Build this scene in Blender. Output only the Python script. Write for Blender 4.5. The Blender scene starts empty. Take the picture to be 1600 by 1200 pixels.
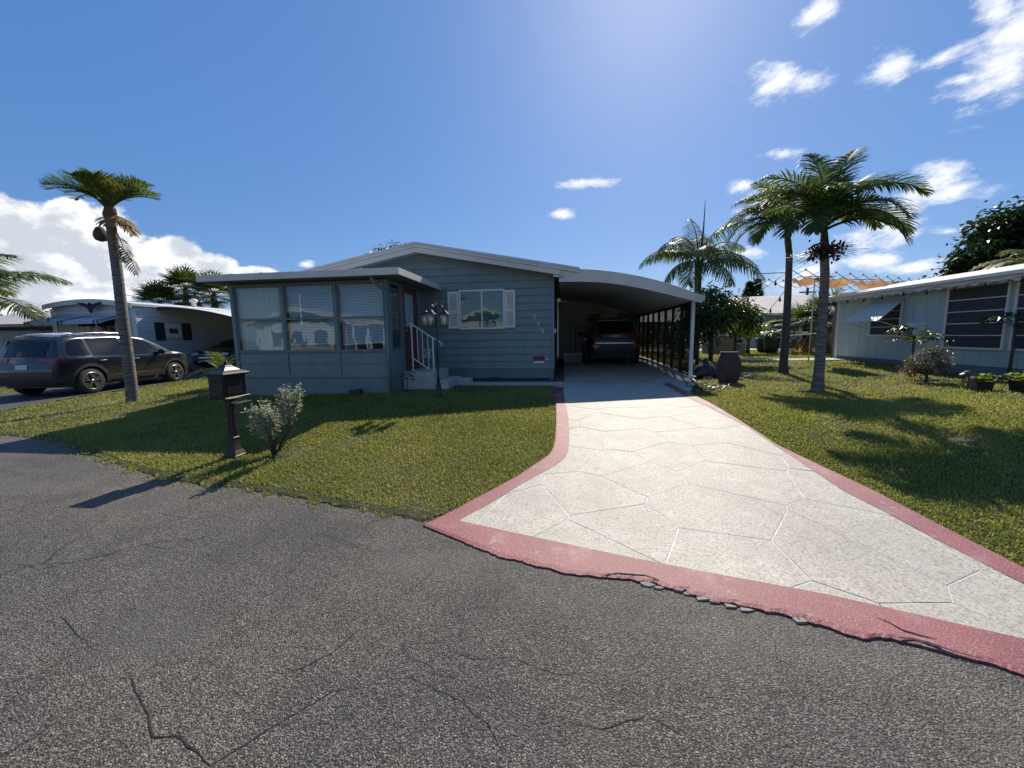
import bpy, bmesh, math, random
import numpy as np
from mathutils import Vector, Matrix
random.seed(7); np.random.seed(7)
SC = bpy.context.scene
COL = SC.collection
R = math.radians

# ------------------------------------------------------------------ camera
F_PX, CAM_H = 600.0, 1.5
YAW, PITCH, ROLL = R(7.5), R(7.1), R(0.9)
CAM = Vector((0, 0, CAM_H))
_fw = Vector((-math.sin(YAW) * math.cos(PITCH), math.cos(YAW) * math.cos(PITCH), -math.sin(PITCH)))
_r = _fw.cross(Vector((0, 0, 1))).normalized()
_u = _r.cross(_fw)
_rt = _r * math.cos(ROLL) - _u * math.sin(ROLL)
_up = _u * math.cos(ROLL) + _r * math.sin(ROLL)
cd = bpy.data.cameras.new('camera'); cam = bpy.data.objects.new('camera', cd); COL.objects.link(cam)
cd.sensor_width = 36.0; cd.lens = F_PX / 1600 * 36.0; cd.clip_start = 0.05; cd.clip_end = 3000
m = Matrix((( _rt.x, _up.x, -_fw.x, 0), (_rt.y, _up.y, -_fw.y, 0), (_rt.z, _up.z, -_fw.z, CAM_H), (0, 0, 0, 1)))
cam.matrix_world = m
SC.camera = cam

def ray(px, py):                       # direction through a pixel of the 1600x1200 photograph
    return (_fw * F_PX + _rt * (px - 800) - _up * (py - 600)).normalized()
def PZ(px, py, z):
    d = ray(px, py); return CAM + d * ((z - CAM_H) / d.z)
def PY(px, py, y):
    d = ray(px, py); return CAM + d * (y / d.y)
def PX(px, py, x):
    d = ray(px, py); return CAM + d * (x / d.x)

# ------------------------------------------------------------------ sky and sun
SUN_EL, SUN_AZ = R(41), R(11.5)           # azimuth measured from +Y towards +X
SUN_DIR = Vector((math.sin(SUN_AZ) * math.cos(SUN_EL), math.cos(SUN_AZ) * math.cos(SUN_EL), math.sin(SUN_EL)))
W = bpy.data.worlds.new('World'); SC.world = W; W.use_nodes = True
W.cycles.sampling_method = 'MANUAL'; W.cycles.sample_map_resolution = 256
wn, wl = W.node_tree.nodes, W.node_tree.links
wn.clear()
def N(t, **k):
    n = wn.new(t)
    for a, b in k.items(): setattr(n, a, b)
    return n
def wmath(op, a, b=None, c=None, clamp=False):
    n = N('ShaderNodeMath', operation=op, use_clamp=clamp)
    for i, v in enumerate((a, b, c)):
        if v is None: continue
        if isinstance(v, (int, float)): n.inputs[i].default_value = v
        else: wl.new(v, n.inputs[i])
    return n.outputs[0]
sky = N('ShaderNodeTexSky', sky_type='NISHITA', sun_disc=False)
sky.sun_elevation = SUN_EL; sky.sun_rotation = SUN_AZ
sky.air_density = 1.0; sky.dust_density = 0.5; sky.ozone_density = 3.2; sky.altitude = 0
tc = N('ShaderNodeTexCoord')
DIR = tc.outputs['Generated']
def vdot(vec):
    n = N('ShaderNodeVectorMath', operation='DOT_PRODUCT'); wl.new(DIR, n.inputs[0]); n.inputs[1].default_value = vec
    return n.outputs['Value']
_sx = N('ShaderNodeSeparateXYZ'); wl.new(DIR, _sx.inputs[0])
_yy = wmath('MAXIMUM', _sx.outputs[1], 0.04)
_cx = N('ShaderNodeCombineXYZ'); wl.new(wmath('DIVIDE', _sx.outputs[0], _yy), _cx.inputs[0]); wl.new(wmath('DIVIDE', _sx.outputs[2], _yy), _cx.inputs[1])
def plane(px, py):
    d = ray(px, py); return Vector((d.x / d.y, d.z / d.y, 0))
def cloud_blob(px, py, rx, ry, rot=0.0, grow=1.2):
    if rot == 'cu': rot, grow = 0.0, .92
    c = plane(px, py); a_ = R(rot)
    ex = plane(px + math.cos(a_) * 4, py - math.sin(a_) * 4) - c; ey = plane(px - math.sin(a_) * 4, py - math.cos(a_) * 4) - c
    mp = N('ShaderNodeMapping', vector_type='TEXTURE'); wl.new(_cx.outputs[0], mp.inputs[0])
    mp.inputs['Location'].default_value = c; mp.inputs['Rotation'].default_value = (0, 0, math.atan2(ex.y, ex.x))
    mp.inputs['Scale'].default_value = (ex.length / 4 * rx * grow, ey.length / 4 * ry * grow, 1)
    n = N('ShaderNodeVectorMath', operation='LENGTH'); wl.new(mp.outputs[0], n.inputs[0])
    return wmath('SUBTRACT', 1.0, n.outputs['Value'])
CUMULUS = [(40, 385, 130, 85), (-60, 360, 160, 110), (150, 400, 110, 75), (235, 420, 90, 60), (275, 402, 55, 42), (330, 425, 70, 40),
           (390, 432, 70, 24), (60, 440, 260, 60), (-150, 420, 220, 140), (100, 338, 50, 34), (20, 340, 60, 46)]
WISPS = [(1225, 132, 60, 30, 0), (1395, 105, 52, 26, 25), (1470, 92, 70, 17, 22), (1560, 105, 85, 50, 35), (1590, 40, 70, 50, 40), (1500, 125, 60, 13, 12),
         (1280, 18, 55, 20, 40), (1158, 290, 22, 15, 0), (1195, 303, 45, 24, 30), (1222, 240, 34, 12, 8), (1245, 330, 40, 22, 20), (1455, 285, 80, 27, 25), (1490, 303, 60, 20, 12),
         (1400, 345, 60, 40, 30), (1260, 430, 55, 22, 20), (1365, 407, 55, 13, -5), (1430, 417, 60, 11, 5), (1482, 361, 30, 11, 0), (1500, 425, 45, 12, 0),
         (925, 285, 48, 9, 0), (878, 334, 18, 9, 0), (1150, 395, 60, 10, 0), (1560, 20, 40, 40, 60), (480, 412, 14, 7, 0), (1340, 380, 40, 18, 10), (1540, 350, 40, 14, 10)]
def union(lst, t):
    out = None
    for b in lst:
        s = cloud_blob(*(b if len(b) == 5 else b + ('cu',)))
        if out is None: out = s
        else:
            n = N('ShaderNodeMath', operation='SMOOTH_MAX'); wl.new(out, n.inputs[0]); wl.new(s, n.inputs[1]); n.inputs[2].default_value = t
            out = n.outputs[0]
    return out
def wnoise(scale, detail, rough, off=(0, 0, 0), stretch=(1, 1, 1.5)):
    mp = N('ShaderNodeMapping'); wl.new(DIR, mp.inputs[0]); mp.inputs['Location'].default_value = off; mp.inputs['Scale'].default_value = stretch
    n = N('ShaderNodeTexNoise'); wl.new(mp.outputs[0], n.inputs[0])
    n.inputs['Scale'].default_value = scale; n.inputs['Detail'].default_value = detail; n.inputs['Roughness'].default_value = rough
    return n.outputs[0]
cu = union(CUMULUS, 0.15); wi = union(WISPS, 0.05)
n1 = wnoise(9.0, 8, 0.62); n2 = wnoise(13.0, 7, 0.66, (3, 1, 2), (1, 1, 2.2))
n1s = wnoise(9.0, 5, 0.60, (-0.012, -0.012, -0.020))
frontal = wmath('GREATER_THAN', _sx.outputs[1], 0.045)
def ramp01(x, a, b):
    n = N('ShaderNodeMapRange', interpolation_type='SMOOTHSTEP'); wl.new(x, n.inputs[0])
    n.inputs[1].default_value = a; n.inputs[2].default_value = b; return n.outputs[0]
d_cu = wmath('ADD', cu, wmath('MULTIPLY', wmath('SUBTRACT', n1, 0.5), 1.5))
a_cu = wmath('MULTIPLY', ramp01(d_cu, 0.0, 0.20), frontal)
d_wi = wmath('ADD', wi, wmath('MULTIPLY', wmath('SUBTRACT', n2, 0.55), 3.2))
a_wi = wmath('MULTIPLY', wmath('MULTIPLY', ramp01(d_wi, -0.10, 0.95), 0.92), frontal)
# scattered cloud over the rest of the sky, behind the photographer
behind = ramp01(wmath('MULTIPLY', vdot(Vector((0, 1, 0))), -1.0), 0.05, 0.35)
n4 = wnoise(3.2, 5, 0.6, (1, 7, 3), (1, 1, 2.0))
a_bk = wmath('MULTIPLY', ramp01(n4, 0.56, 0.72), behind)
# cumulus body: sunward billows bright, bases greyer
lit = ramp01(wmath('ADD', wmath('MULTIPLY', wmath('SUBTRACT', n1, n1s), 5.0), wmath('MULTIPLY', wmath('SUBTRACT', 0.62, d_cu), 0.9)), -0.35, 0.55)
mixc = N('ShaderNodeMix', data_type='RGBA'); wl.new(lit, mixc.inputs[0])
mixc.inputs[6].default_value = (3.7, 4.0, 4.5, 1); mixc.inputs[7].default_value = (6.1, 6.15, 6.25, 1)
def over(base, col, a):
    n = N('ShaderNodeMix', data_type='RGBA'); wl.new(a, n.inputs[0]); wl.new(base, n.inputs[6])
    if isinstance(col, tuple): n.inputs[7].default_value = col
    else: wl.new(col, n.inputs[7])
    return n.outputs[2]
hsv = N('ShaderNodeHueSaturation'); wl.new(sky.outputs[0], hsv.inputs['Color']); hsv.inputs['Saturation'].default_value = 1.08; hsv.inputs['Value'].default_value = .95
blend = N('ShaderNodeMix', data_type='RGBA'); blend.inputs[0].default_value = .70; wl.new(hsv.outputs[0], blend.inputs[6]); blend.inputs[7].default_value = (.37, 1.16, 3.10, 1)
skyc = over(blend.outputs[2], (5.2, 5.4, 5.7, 1), a_bk)
skyc = over(skyc, mixc.outputs[2], a_cu)
skyc = over(skyc, (6.2, 6.3, 6.5, 1), a_wi)
bg = N('ShaderNodeBackground'); bg.inputs['Strength'].default_value = 0.125
wl.new(skyc, bg.inputs['Color'])
wo = N('ShaderNodeOutputWorld'); wl.new(bg.outputs[0], wo.inputs[0])

sl = bpy.data.lights.new('sun', 'SUN'); sl.energy = 4.4; sl.angle = R(0.53); sl.color = (1.0, 0.91, 0.77)
so = bpy.data.objects.new('sun', sl); COL.objects.link(so)
so.rotation_euler = SUN_DIR.to_track_quat('Z', 'Y').to_euler(); so.location = (4, 30, 30)

SC.view_settings.view_transform = 'Standard'; SC.view_settings.look = 'None'
SC.view_settings.exposure = 0.48; SC.view_settings.gamma = 1.0; SC.view_settings.use_curve_mapping = False
SC.render.resolution_x = 1024; SC.render.resolution_y = 768
SC.cycles.max_bounces = 8; SC.cycles.transparent_max_bounces = 16; SC.cycles.caustics_reflective = False; SC.cycles.caustics_refractive = False

# ------------------------------------------------------------------ helpers
def lerp(a, b, t): return a + (b - a) * t
def sstep(a, b, x):
    t = min(1.0, max(0.0, (x - a) / (b - a))); return t * t * (3 - 2 * t)

class MB:
    """collects shapes and links them as one mesh object"""
    def __init__(s): s.v = []; s.f = []; s.sm = []
    def add(s, vs, fs, smooth=False):
        o = len(s.v); s.v += [tuple(v) for v in vs]
        s.f += [tuple(i + o for i in f) for f in fs]; s.sm += [smooth] * len(fs)
        return s
    def box(s, x0, x1, y0, y1, z0, z1):
        v = [(x, y, z) for z in (z0, z1) for y in (y0, y1) for x in (x0, x1)]
        return s.add(v, [(0, 2, 3, 1), (4, 5, 7, 6), (0, 1, 5, 4), (2, 6, 7, 3), (0, 4, 6, 2), (1, 3, 7, 5)])
    def obox(s, c, ax, ay, az, hx, hy, hz):
        c = Vector(c); ax = Vector(ax) * hx; ay = Vector(ay) * hy; az = Vector(az) * hz
        v = [c + ax * i + ay * j + az * k for k in (-1, 1) for j in (-1, 1) for i in (-1, 1)]
        return s.add(v, [(0, 2, 3, 1), (4, 5, 7, 6), (0, 1, 5, 4), (2, 6, 7, 3), (0, 4, 6, 2), (1, 3, 7, 5)])
    def bar(s, a, b, w, h=None, up=(0, 0, 1)):
        a, b = Vector(a), Vector(b); d = (b - a); L = d.length; d.normalize(); u = Vector(up)
        if abs(d.dot(u)) > .95: u = Vector((0, 1, 0))
        sd = d.cross(u).normalized(); u = sd.cross(d)
        return s.obox((a + b) / 2, d, sd, u, L / 2, w / 2, (h or w) / 2)
    def prism(s, poly, ext, fn):
        """poly: 2D points; fn(p, e) -> 3D for e in ext=(e0,e1)"""
        n = len(poly); v = [fn(p, ext[0]) for p in poly] + [fn(p, ext[1]) for p in poly]
        f = [tuple(range(n))[::-1], tuple(range(n, 2 * n))] + [(i, (i + 1) % n, n + (i + 1) % n, n + i) for i in range(n)]
        return s.add(v, f)
    def tube(s, pts, rad, n=8, cap=True, smooth=True):
        pts = [Vector(p) for p in pts]; 
        if not hasattr(rad, '__len__'): rad = [rad] * len(pts)
        v = []; f = []; pu = None
        for i, p in enumerate(pts):
            t = (pts[min(i + 1, len(pts) - 1)] - pts[max(i - 1, 0)]).normalized()
            u = pu - t * pu.dot(t) if pu is not None else (Vector((0, 0, 1)) if abs(t.z) < .9 else Vector((1, 0, 0)))
            if u.length < 1e-5: u = Vector((1, 0, 0))
            u = (u - t * u.dot(t)).normalized(); w = t.cross(u); pu = u
            for k in range(n):
                a = 2 * math.pi * k / n; v.append(p + (u * math.cos(a) + w * math.sin(a)) * rad[i])
        for i in range(len(pts) - 1):
            for k in range(n):
                f.append((i * n + k, i * n + (k + 1) % n, (i + 1) * n + (k + 1) % n, (i + 1) * n + k))
        if cap:
            f.append(tuple(range(n))[::-1]); f.append(tuple((len(pts) - 1) * n + k for k in range(n)))
        return s.add(v, f, smooth)
    def lathe(s, prof, c=(0, 0, 0), n=20, axis='z', smooth=True, sq=False):
        v = []; f = []
        for (r, h) in prof:
            for k in range(n):
                a = 2 * math.pi * (k + (0.5 if sq else 0)) / n; q = (1 / math.cos(math.pi / n)) if sq else 1
                x, y = r * q * math.cos(a), r * q * math.sin(a)
                p = (x, y, h) if axis == 'z' else ((x, h, y) if axis == 'y' else (h, x, y))
                v.append((p[0] + c[0], p[1] + c[1], p[2] + c[2]))
        m_ = len(prof)
        for i in range(m_ - 1):
            for k in range(n):
                f.append((i * n + k, i * n + (k + 1) % n, (i + 1) * n + (k + 1) % n, (i + 1) * n + k))
        f.append(tuple(range(n))[::-1]); f.append(tuple((m_ - 1) * n + k for k in range(n)))
        return s.add(v, f, smooth)
    def ball(s, c, rx, ry, rz, nu=12, nv=8):
        pr = []
        v = []; f = []
        for i in range(nv + 1):
            t = math.pi * i / nv
            for k in range(nu):
                a = 2 * math.pi * k / nu; v.append((c[0] + rx * math.sin(t) * math.cos(a), c[1] + ry * math.sin(t) * math.sin(a), c[2] - rz * math.cos(t)))
        for i in range(nv):
            for k in range(nu): f.append((i * nu + k, i * nu + (k + 1) % nu, (i + 1) * nu + (k + 1) % nu, (i + 1) * nu + k))
        return s.add(v, f, True)
    def grid(s, rows, smooth=True):
        n = len(rows[0]); v = [p for r in rows for p in r]
        f = [(i * n + j, i * n + j + 1, (i + 1) * n + j + 1, (i + 1) * n + j) for i in range(len(rows) - 1) for j in range(n - 1)]
        return s.add(v, f, smooth)
    def build(s, name, mat, parent=None, bevel=0, world=True, fixn=True):
        off = Vector((0, 0, 0))
        if parent is not None and world:
            q = parent
            while q is not None: off += q.location; q = q.parent
        me = bpy.data.meshes.new(name)
        me.from_pydata([(a[0] - off.x, a[1] - off.y, a[2] - off.z) for a in s.v], [], s.f)
        me.polygons.foreach_set('use_smooth', s.sm)
        me.materials.append(mat)
        if fixn and len(s.f) < 60000:
            b = bmesh.new(); b.from_mesh(me); bmesh.ops.recalc_face_normals(b, faces=b.faces); b.to_mesh(me); b.free()
        me.update()
        o = bpy.data.objects.new(name, me); COL.objects.link(o)
        if parent is not None: o.parent = parent
        if bevel:
            md = o.modifiers.new('bevel', 'BEVEL'); md.width = bevel; md.segments = 2; md.limit_method = 'ANGLE'; md.angle_limit = R(40)
        return o
def tag(o, label, cat, group=None):
    o['label'] = label; o['category'] = cat
    if group: o['group'] = group
    return o
def thing(name, label, cat, loc=(0, 0, 0), rz=0.0, group=None):
    o = bpy.data.objects.new(name, None); COL.objects.link(o); o.location = loc; o.rotation_euler = (0, 0, rz)
    o.empty_display_size = 0.2
    return tag(o, label, cat, group)
def structure(o): o['kind'] = 'structure'; return o
def stuff(o): o['kind'] = 'stuff'; return o
def copy_tree(o, parent=None):
    c = o.copy(); COL.objects.link(c); c.parent = parent
    for ch in list(o.children): copy_tree(ch, c)
    return c

# ------------------------------------------------------------------ materials
def mk(name):
    m_ = bpy.data.materials.new(name); m_.use_nodes = True
    t = m_.node_tree; b = t.nodes['Principled BSDF']
    return m_, t, b
def pos(t):
    return t.nodes.new('ShaderNodeNewGeometry').outputs['Position']
def noise(t, vec, scale, detail=4, rough=.6, stretch=None):
    if stretch:
        mp = t.nodes.new('ShaderNodeMapping'); t.links.new(vec, mp.inputs[0]); mp.inputs['Scale'].default_value = stretch; vec = mp.outputs[0]
    n = t.nodes.new('ShaderNodeTexNoise'); t.links.new(vec, n.inputs[0]); n.inputs['Scale'].default_value = scale
    n.inputs['Detail'].default_value = detail; n.inputs['Roughness'].default_value = rough
    return n.outputs[0]
def voro(t, vec, scale, feat='F1', out='Distance'):
    n = t.nodes.new('ShaderNodeTexVoronoi'); t.links.new(vec, n.inputs[0]); n.inputs['Scale'].default_value = scale; n.feature = feat
    return n.outputs[out]
def ramp(t, x, stops):
    n = t.nodes.new('ShaderNodeValToRGB'); t.links.new(x, n.inputs[0]); e = n.color_ramp.elements
    while len(e) < len(stops): e.new(0.5)
    for i, (p, c) in enumerate(stops):
        e[i].position = p; e[i].color = (c[0], c[1], c[2], 1) if hasattr(c, '__len__') else (c, c, c, 1)
    return n.outputs[0]
def mixc_(t, f, a, b, mode='MIX'):
    n = t.nodes.new('ShaderNodeMix'); n.data_type = 'RGBA'; n.blend_type = mode
    for i, v in ((0, f), (6, a), (7, b)):
        if isinstance(v, (int, float)): n.inputs[i].default_value = v
        elif isinstance(v, tuple): n.inputs[i].default_value = v if len(v) == 4 else v + (1,)
        else: t.links.new(v, n.inputs[i])
    return n.outputs[2]
def tmath(t, op, a, b=None, clamp=False):
    n = t.nodes.new('ShaderNodeMath'); n.operation = op; n.use_clamp = clamp
    for i, v in ((0, a), (1, b)):
        if v is None: continue
        if isinstance(v, (int, float)): n.inputs[i].default_value = v
        else: t.links.new(v, n.inputs[i])
    return n.outputs[0]
def bump(t, b, h, strength=.3, dist=.01):
    n = t.nodes.new('ShaderNodeBump'); t.links.new(h, n.inputs['Height']); n.inputs['Strength'].default_value = strength; n.inputs['Distance'].default_value = dist
    t.links.new(n.outputs[0], b.inputs['Normal'])
def M(name, col, rough=.6, col2=None, ns=3.0, bs=0, bscale=60, metal=0, spec=.5, stretch=None, lo=.35, hi=.65, coat=0, bdist=.005):
    m_, t, b = mk(name); p = pos(t)
    if col2 is None: col2 = tuple(c * .86 for c in col)
    f = noise(t, p, ns, 6, .65, stretch)
    t.links.new(ramp(t, f, [(lo, col2), (hi, col)]), b.inputs['Base Color'])
    b.inputs['Roughness'].default_value = rough; b.inputs['Metallic'].default_value = metal; b.inputs['Specular IOR Level'].default_value = spec
    b.inputs['Coat Weight'].default_value = coat; b.inputs['Coat Roughness'].default_value = .05
    if bs: bump(t, b, noise(t, p, bscale, 4, .6, stretch), bs, bdist)
    return m_
def leafmat(name, cols, rough=.45, trans=.35, attr=True, ns=1.2, fr_=.65):
    """foliage: colour varies from leaf to leaf (random attribute) and over metres"""
    m_, t, b = mk(name); p = pos(t)
    if attr:
        a = t.nodes.new('ShaderNodeAttribute'); a.attribute_name = 'rnd'; f = a.outputs['Fac']
        f = tmath(t, 'ADD', tmath(t, 'MULTIPLY', f, fr_), tmath(t, 'MULTIPLY', noise(t, p, ns, 4), 1.1 - fr_), True)
    else: f = noise(t, p, ns, 6, .7)
    k = len(cols); c = ramp(t, f, [(.12 + .76 * i / (k - 1), cc) for i, cc in enumerate(cols)])
    t.links.new(c, b.inputs['Base Color']); b.inputs['Roughness'].default_value = rough; b.inputs['Specular IOR Level'].default_value = .4
    tr = t.nodes.new('ShaderNodeBsdfTranslucent'); hs = t.nodes.new('ShaderNodeHueSaturation'); t.links.new(c, hs.inputs['Color']); hs.inputs['Value'].default_value = 1.7; hs.inputs['Saturation'].default_value = 1.1
    hs.inputs['Hue'].default_value = .485
    t.links.new(hs.outputs[0], tr.inputs['Color'])
    mx = t.nodes.new('ShaderNodeMixShader'); mx.inputs[0].default_value = trans
    t.links.new(b.outputs[0], mx.inputs[1]); t.links.new(tr.outputs[0], mx.inputs[2]); t.links.new(mx.outputs[0], t.nodes['Material Output'].inputs[0])
    return m_
def glassmat(name, tint=(.9, .95, .95), refl=1.0, dark=0.0):
    """thin window pane: mirror reflection by Fresnel over a clear or tinted pass-through"""
    m_, t, b = mk(name); t.nodes.remove(b)
    tr = t.nodes.new('ShaderNodeBsdfTransparent'); tr.inputs[0].default_value = tint + (1,)
    gl = t.nodes.new('ShaderNodeBsdfGlossy'); gl.inputs['Roughness'].default_value = .015; gl.inputs['Color'].default_value = (refl, refl, refl, 1)
    lw = t.nodes.new('ShaderNodeLayerWeight'); lw.inputs[0].default_value = .5
    fac = tmath(t, 'ADD', .04, tmath(t, 'MULTIPLY', tmath(t, 'POWER', lw.outputs['Facing'], 4.0), .8), True)
    p = pos(t); bp = t.nodes.new('ShaderNodeBump'); t.links.new(noise(t, p, 2.2, 2), bp.inputs['Height']); bp.inputs['Strength'].default_value = .12; bp.inputs['Distance'].default_value = .02
    t.links.new(bp.outputs[0], gl.inputs['Normal'])
    mx = t.nodes.new('ShaderNodeMixShader'); t.links.new(fac, mx.inputs[0]); t.links.new(tr.outputs[0], mx.inputs[1]); t.links.new(gl.outputs[0], mx.inputs[2])
    t.links.new(mx.outputs[0], t.nodes['Material Output'].inputs[0])
    return m_
MT = {}
MT['siding'] = M('teal_siding_paint', (.192, .252, .240), .55, (.158, .200, .200), 1.6, .15, 90, stretch=(3, 3, .5), lo=.3, hi=.7)
MT['siding_d'] = M('teal_trim_paint', (.170, .222, .213), .55, (.143, .188, .182), 2.5, .1, 90)
MT['trim'] = M('beige_white_trim', (.74, .665, .575), .55, (.64, .57, .485), 1.6, .06, 40)
MT['white'] = M('white_paint', (.80, .775, .73), .5, (.70, .675, .63), 3, .05, 60)
MT['shutter'] = M('cream_shutter', (.86, .77, .65), .6, (.78, .70, .58), 6)
MT['roof'] = M('white_roof_coating', (.70, .69, .66), .6, (.55, .54, .51), 1.2, .1, 30)
MT['ceil'] = M('carport_ceiling_white', (.86, .85, .82), .6, (.78, .77, .74), 1.5)
MT['redbrown'] = M('red_brown_door', (.15, .045, .038), .4, (.11, .03, .026), 5)
MT['black'] = M('black_metal', (.018, .019, .021), .42, (.028, .028, .03), 20, .05, 120)
MT['blackp'] = M('black_plastic', (.022, .022, .024), .55, (.03, .03, .032), 12)
MT['glass'] = glassmat('window_glass')
MT['glassd'] = glassmat('tinted_glass', (.12, .14, .15))
MT['blind'] = M('white_blind_slats', (.70, .73, .76), .6, (.62, .65, .68), 3)
MT['curtain'] = M('pale_curtain', (.62, .66, .60), .8, (.54, .58, .53), 4, .3, 18, stretch=(8, 1, .4))
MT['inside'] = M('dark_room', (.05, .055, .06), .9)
MT['concrete_st'] = M('step_concrete', (.50, .46, .41), .8, (.40, .37, .33), 4, .3, 90)
MT['chrome'] = M('chrome', (.75, .75, .76), .12, (.7, .7, .7), 3, metal=1)
MT['alloy'] = M('alloy_wheel', (.42, .42, .43), .3, (.35, .35, .36), 8, metal=1)
MT['rubber'] = M('tyre_rubber', (.017, .017, .017), .8, (.028, .027, .026), 14, .3, 80)
MT['carglass'] = M('car_window_glass', (.004, .005, .006), .05, (.005, .006, .007), 2, spec=.5)
MT['tail'] = M('tail_lamp_red', (.30, .015, .02), .12, (.22, .01, .015), 8, coat=1)
MT['lampclear'] = M('clear_lamp', (.5, .5, .52), .1, (.35, .35, .37), 10, coat=1)
MT['plate'] = M('licence_plate', (.60, .62, .62), .4, (.42, .48, .44), 22)
MT['mulch'] = M('mulch', (.085, .045, .035), .95, (.035, .02, .016), 30, .9, 45, bdist=.03)
MT['bark_w'] = M('palm_bark', (.27, .235, .195), .9, (.105, .09, .075), 4.5, .9, 7, stretch=(1, 1, 9), bdist=.03, lo=.40, hi=.60)
MT['bark'] = M('tree_bark', (.12, .095, .075), .95, (.06, .05, .04), 8, .8, 14, stretch=(3, 3, .6), bdist=.02)
MT['frond'] = leafmat('palm_frond_green', [(.020, .042, .011), (.052, .092, .020), (.115, .155, .040)], .50, .42)
MT['frond_y'] = leafmat('palm_frond_olive', [(.035, .052, .012), (.085, .110, .025), (.17, .17, .045)], .5, .35)
MT['frond_dry'] = leafmat('palm_frond_dry', [(.12, .075, .03), (.25, .16, .06), (.36, .25, .11)], .7, .3)
MT['leaf'] = leafmat('tree_leaf_dark', [(.010, .024, .008), (.022, .045, .012), (.045, .078, .020)], .3, .22)
MT['leaf_m'] = leafmat('tree_leaf_mid', [(.018, .038, .010), (.045, .080, .018), (.105, .135, .035)], .35, .3)
MT['leaf_b'] = leafmat('bright_leaf', [(.06, .10, .012), (.15, .21, .025), (.28, .33, .05)], .4, .35)
MT['leaf_s'] = leafmat('silver_leaf', [(.16, .18, .12), (.32, .34, .23), (.50, .51, .38)], .6, .22)
MT['leaf_r'] = leafmat('bronze_leaf', [(.045, .055, .022), (.11, .10, .042), (.22, .17, .09)], .45, .3)
MT['grass'] = leafmat('grass_blades', [(.050, .084, .016), (.142, .178, .034), (.255, .265, .062), (.37, .34, .13)], .6, .45, ns=.8, fr_=.42)
MT['berry'] = M('dark_palm_fruit', (.075, .018, .016), .4, (.04, .012, .012), 20)
# ------------------------------------------------------------------ terrain: street edge y = Ye(x), lawn rises behind it
EDGE = np.array([(-900, 40), (-60, 8.0), (-30, 6.6), (-16, 5.9), (-12, 5.6), (-9.26, 5.08), (-7.96, 4.86), (-6.08, 4.15), (-5.13, 3.79), (-4.17, 3.48), (-3.03, 3.31),
                 (-2.36, 3.15), (-1.77, 3.01), (-1.38, 2.92), (-1.11, 2.87), (-.62, 2.69), (-.17, 2.47), (.41, 2.35), (.81, 2.17), (1.11, 2.07),
                 (1.6, 1.99), (2.07, 1.85), (4, 1.4), (8, .6), (14, -.6), (30, -2.0), (60, -3.0), (900, -30)])
def Ye(x): return np.interp(x, EDGE[:, 0], EDGE[:, 1])
def npss(a, b, x):
    t = np.clip((x - a) / (b - a), 0, 1); return t * t * (3 - 2 * t)
def terr_s(x, y):
    d = y - Ye(x); wx = npss(-12.3, -8.5, x)
    return .02 + (.04 + .24 * wx) * npss(0, 5.5, d) + .035 * np.clip(y - 10.5, 0, 4) * (.3 + .7 * wx)
def terr(x, y):
    d = y - Ye(x)
    z = terr_s(x, y) + .012 * np.sin(1.7 * x + .6 * y) * np.sin(1.3 * y - .4 * x) * npss(.5, 2, d)
    z = np.where(d < .06, -.05 + (.05 + .02) * npss(-.04, .06, d), z)
    return np.where(d < -9.0, -.05 + .12 * npss(9.0, 9.6, -d), z)
def T(x, y): return float(terr(np.array(x, float), np.array(y, float)))
def TS(x, y): return float(terr_s(np.array(x, float), np.array(y, float)))
def PT(px, py, dz=0.0):
    z = .15
    for _ in range(30):
        p = PZ(px, py, z + dz); z = .5 * z + .5 * TS(p.x, p.y)
    return PZ(px, py, z + dz)

# materials of the setting
m_, t, b = mk('asphalt'); p = pos(t)
big = noise(t, p, .55, 6, .6); mid = noise(t, p, 3.2, 5, .6)
cells = voro(t, p, 145, 'F1', 'Color'); sep = t.nodes.new('ShaderNodeSeparateColor'); t.links.new(cells, sep.inputs[0])
fine = noise(t, p, 210, 3, .7)
stone = ramp(t, sep.outputs[0], [(0, (.060, .056, .052)), (.40, (.105, .098, .090)), (.72, (.175, .162, .146)), (.92, (.26, .242, .22)), (1, (.37, .352, .325))])
dist = voro(t, p, 145)
binder = ramp(t, dist, [(.42, 0.0), (.72, 1.0)])
c = mixc_(t, binder, stone, (.034, .033, .032))
tone = ramp(t, big, [(.32, (.60, .60, .61)), (.48, (.95, .92, .88)), (.68, (1.30, 1.17, 1.00))])
c = mixc_(t, 1.0, c, tone, 'MULTIPLY')
c = mixc_(t, 1.0, c, ramp(t, mid, [(.3, .80), (.7, 1.16)]), 'MULTIPLY')
# stains with a shape of their own
st = ramp(t, noise(t, p, 1.1, 3, .5), [(.57, 0.0), (.70, .62)])
c = mixc_(t, st, c, (.085, .083, .082))
wv = t.nodes.new('ShaderNodeVectorMath'); wv.operation = 'ADD'; t.links.new(p, wv.inputs[0])
nz_ = t.nodes.new('ShaderNodeTexNoise'); t.links.new(p, nz_.inputs[0]); nz_.inputs['Scale'].default_value = 2.3; nz_.inputs['Detail'].default_value = 5
sc_ = t.nodes.new('ShaderNodeVectorMath'); sc_.operation = 'SCALE'; t.links.new(nz_.outputs['Color'], sc_.inputs[0]); sc_.inputs['Scale'].default_value = .55; t.links.new(sc_.outputs[0], wv.inputs[1])
ed = voro(t, wv.outputs[0], .62, 'DISTANCE_TO_EDGE')
ck = ramp(t, ed, [(.0035, 1.0), (.0085, 0.0)])
ck = tmath(t, 'MULTIPLY', ck, ramp(t, noise(t, p, .8, 3), [(.44, 0.0), (.58, .85)]))
c = mixc_(t, ck, c, (.022, .021, .020))
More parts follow.
